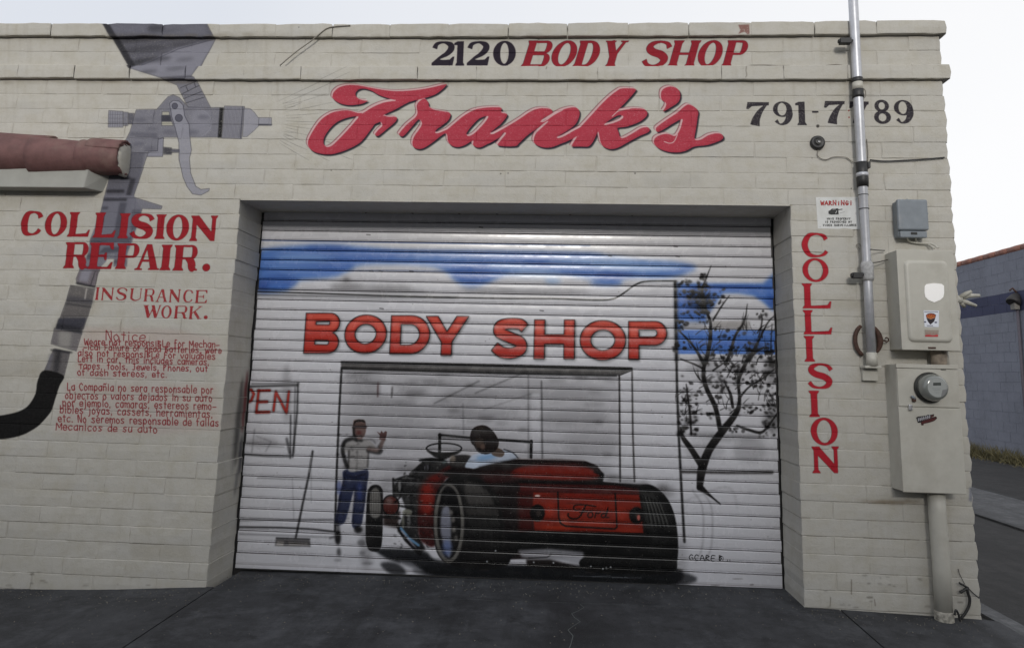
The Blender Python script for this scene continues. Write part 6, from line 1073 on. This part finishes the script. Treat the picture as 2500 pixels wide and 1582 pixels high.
# broken black wires by the foot of the corner
def Z11(P, Y=-.03): return [(2230 + x * .2507, 1200 + y * .2507, Y) for x, y in P]
wire(Z11([(445, 885), (480, 905), (535, 935)]), .006, 'thick end of a cut black wire above the foot of the corner', m=M_BLACK)
wire(Z11([(535, 940), (580, 985), (640, 1035)], -.02), .0035, 'thin black wire running to the corner edge low down', m=M_BLACK)
wire(Z11([(455, 980), (490, 960), (520, 940), (530, 980), (548, 1040), (540, 1110), (505, 1180), (470, 1225), (478, 1262)]), .008, 'ragged black wire hanging to the slab beside the cream riser', m=M_BLACK)
wire(Z11([(435, 750), (450, 800), (480, 860), (500, 900)], -.012), .002, 'hair thin wire stuck on the wall right of the riser', m=M_DARK)
wire(Z11([(400, 1200), (415, 1150), (440, 1195), (455, 1260)], -.11), .006, 'short black wire stub at the riser collar', m=M_BLACK)
# plastic fitting sticking out from the side wall
ft = empty('plastic_fitting', (.0, .25, 1.78)); tag(ft, 'white plastic pipe fitting sticking out past the corner behind the cabinet', 'pipe fitting'); MW = plain('aged_plastic', (.42, .41, .36), .6)
fx, fz = at(2338, 733, .25); ft.location = (fx - .03, .25, fz)
b = MB(); b.tube([(-.03, 0, .0), (.05, 0, .005)], .028, 12); b.build('elbow', MW, ft, True)
for P in ([(.04, 0, .012), (.10, -.01, .03), (.165, -.01, .032)], [(.04, 0, 0), (.09, 0, -.015), (.145, 0, -.035)], [(.03, 0, .005), (.07, -.03, .04), (.10, -.04, .055)], [(.05, 0, -.01), (.08, .02, -.04)]): b = MB(); b.tube(P, [.018, .015, .010][:len(P)] if len(P) == 3 else [.016, .012], 8); b.build('branch', MW, ft, True)
# hooks on the soffit line of the door, little anchors
for i, px in enumerate([892, 1006, 1120, 1212, 1390, 1541]):
    y_ = np.interp(px, [892, 1541], [521, 527]); x, z = at(px, y_, .34); b = MB(); b.tube([(0, 0, .016), (0, -.004, 0), (.012, -.004, .0)], .0028, 6); o = b.build('paint_run' if 0 else 'hook', M_RUST, shop, True, loc=(x, .34, z + .12))

# ------------------------------------------------------------------ neighbour building across the alley
NX = 6.6; nb = empty('neighbour_building', (NX, 9, -.25)); tag(nb, 'blue grey block building with a dark blue stripe and clay coping across the alley', 'building')
def nmat(name, c, s_=1.0):
    k = NT(name, .8); f = k.ramp(k.noise(1.6, 5, .6), (.35, 0.0), (.7, 1.0)); x = k.mix(f, tuple(v * .85 for v in c), tuple(v * 1.12 for v in c)); f2 = k.ramp(k.noise(22, 6, .7), (.45, 0.0), (.75, .5)); x = k.mix(f2, x, tuple(v * 1.35 for v in c)); k.col(x); k.bump(k.noise(60, 4), .5, .006); return k.m
M_NB, M_NS = nmat('blue_grey_paint', (.20, .21, .25)), nmat('dark_blue_paint', (.045, .05, .10))
zst0, zst1, ztop = 2.70, 3.09, 3.93; rows = []; z = -.27
hh = (zst0 + .27) / 15
rows = [(-.27 + hh * i, -.27 + hh * (i + 1), M_NB) for i in range(15)] + [(zst0 + .195 * i, zst0 + .195 * (i + 1), M_NS) for i in range(2)] + [(zst1 + .21 * i, zst1 + .21 * (i + 1), M_NB) for i in range(4)]
nmesh = {}
restn = {0: MB(), 1: MB()}
for ri, (z0, z1, m) in enumerate(rows):
    key = (round(z1 - z0, 3), m.name)
    if key not in nmesh:
        b = MB(); h = z1 - z0; g_ = .003; b.add([(0, .401, g_), (0, .005, g_), (0, .005, h - g_), (0, .401, h - g_), (.006, .404, .0), (.006, .002, 0), (.006, .002, h), (.006, .404, h)], [(0, 3, 2, 1), (0, 1, 5, 4), (1, 2, 6, 5), (2, 3, 7, 6), (3, 0, 4, 7)]); nmesh[key] = b.mesh('block', m)
    for k in range(38):
        y = 2.0 + k * .4064 + (.2 if ri % 2 else 0)
        if 9.0 < y < 13.0: o = bpy.data.objects.new('block', nmesh[key]); COL.objects.link(o); o.parent = nb; o.location = (0 + random.uniform(-.002, .002), y - 9, z0 + .25)
        else: restn[0 if m is M_NB else 1].add([(v.co.x, v.co.y + y - 9, v.co.z + z0 + .25) for v in nmesh[key].vertices], [tuple(p.vertices) for p in nmesh[key].polygons])
restn[0].build('block_work', M_NB, nb, kind='stuff'); restn[1].build('striped_block_work', M_NS, nb, kind='stuff')
b = MB(); b.box(.0045, 6, -7, 8.5, -.1, ztop + .25); b.build('wall_core', M_NB, nb)
M_COP = plain('clay_coping', (.25, .115, .085), .8, 0, .25, 12, .4)
for k in range(38):
    b = MB(); y = -7.05 + k * .41; b.tube([(.05, y, ztop + .25), (.05, y + .2, ztop + .252), (.05, y + .402, ztop + .25)], [.072, .074, .070], 10); b.build('coping_tile', M_COP, nb, True)
# pipe and dark lamp on it
pyy = 9.95
np_ = empty('wall_lamp', (NX - .02, pyy, 2.7)); tag(np_, 'dark lamp fitting on a rusty pipe fixed to the blue grey wall', 'wall lamp')
b = MB(); b.tube([(-.01, 0, -2.85), (-.01, .02, -1.4), (-.01, 0, .1)], .028, 8); b.build('pipe', plain('stained_pipe', (.11, .10, .12), .8), np_, True)
b = MB(); b.lathe((-.02, 0, .28), (-.3, -.1, -.45), [(-.06, .05), (0, .09), (.12, .13), (.16, .12)], 14); b.build('lamp_shade', M_DARK, np_, True)
b = MB(); b.box(-.1, .0, -.07, .07, .02, .16); b.build('junction', plain('stained_box', (.2, .19, .17), .8), np_, bevel=.01)
b = MB(); b.tube([(0, 0, .36), (-.05, .03, .45), (-.1, .05, .40)], .02, 6); b.build('conduit_elbow', M_RUST, np_, True)
# unseen building added behind the camera to keep low sun off the pavement
ob = empty('added_sun_blocker', (0, -22, -.7)); tag(ob, 'long plain grey building added unseen behind the camera to block the low sun', 'building')
b = MB(); b.box(-45, 45, -14, 0, 0, 8.2); b.build('wall', plain('grey_render', (.3, .29, .27), .8, 0, .1, 2, .1), ob)
b = MB(); b.box(-45.2, 45.2, -14.2, .15, 8.2, 8.45); b.build('parapet', M_KERB, ob)
wsh = MB(); wsh.box(0, 2.2, .0, .04, 0, 1.4); wm = wsh.mesh('window', plain('dark_glazing', (.03, .035, .04), .1, 0, .1, 2, 0)); dm = MB().box(0, 3.2, .0, .06, 0, 3.6).mesh('door', M_GREY)
for i in range(14):
    o = bpy.data.objects.new('door' if i % 4 == 2 else 'window', dm if i % 4 == 2 else wm); COL.objects.link(o); o.parent = ob; o.location = (-42 + i * 6.2, 0.001, 0 if i % 4 == 2 else 3.2)
# grit swept against the wall foot and the door
gr = MB(); rq = random.Random(11)
for i in range(1500):
    x = rq.uniform(-6.6, 1.5); y = (.33 if -4.6 < x < -1 else -.03) - abs(rq.gauss(0, .16)) - .01; 
    if rq.random() < .35: y = rq.uniform(-1.3, 0)
    if x > .0: y = rq.uniform(-.6, 2)
    if x > .1 and y > .05 and x < .3: continue
    s_ = rq.uniform(.0015, .0055); zz = gz(x, y) + (.0 if x < .1 else -.03); q = [(rq.uniform(-1, 1) * s_, rq.uniform(-1, 1) * s_, 0) for _ in range(3)]
    gr.add([(x - s_, y - s_ * .6, zz), (x + s_, y - s_ * .5, zz), (x + s_ * .2, y + s_, zz), (x + q[0][0] * .3, y + q[0][1] * .3, zz + s_ * rq.uniform(.6, 1.3))], [(0, 1, 3), (1, 2, 3), (2, 0, 3)])
go = gr.build('grit', plain('grit', (.13, .12, .10), .9, 0, .6, 200, 0)); tag(go, 'fine grit and crumbs scattered along the foot of the shop wall', 'grit', kind='stuff')
# dry weeds at the foot of that wall
b = MB()
rg = random.Random(5)
for i in range(5200):
    y = rg.uniform(4, 16); x = NX - abs(rg.gauss(0, .22)) - .02; h = rg.uniform(.06, .34) * (1 if x > NX - .35 else .5); a = rg.uniform(0, 6.28); w_ = rg.uniform(.006, .016); lx, ly = rg.gauss(0, .09), rg.gauss(0, .09)
    zb = -.25; b.add([(x - w_ * cos(a), y - w_ * sin(a), zb), (x + w_ * cos(a), y + w_ * sin(a), zb), (x + lx * .5, y + ly * .5, zb + h * .6), (x + lx, y + ly, zb + h)], [(0, 1, 2), (1, 3, 2)])
wd = b.build('weeds', plain('dry_weeds', (.12, .105, .05), .8, 0, .4, 9, 0), None); tag(wd, 'dry olive weeds along the foot of the blue grey wall', 'weeds', kind='stuff')
SC.cycles.use_denoising = True
try: SC.cycles.denoiser = 'OPENIMAGEDENOISE'
except Exception: pass
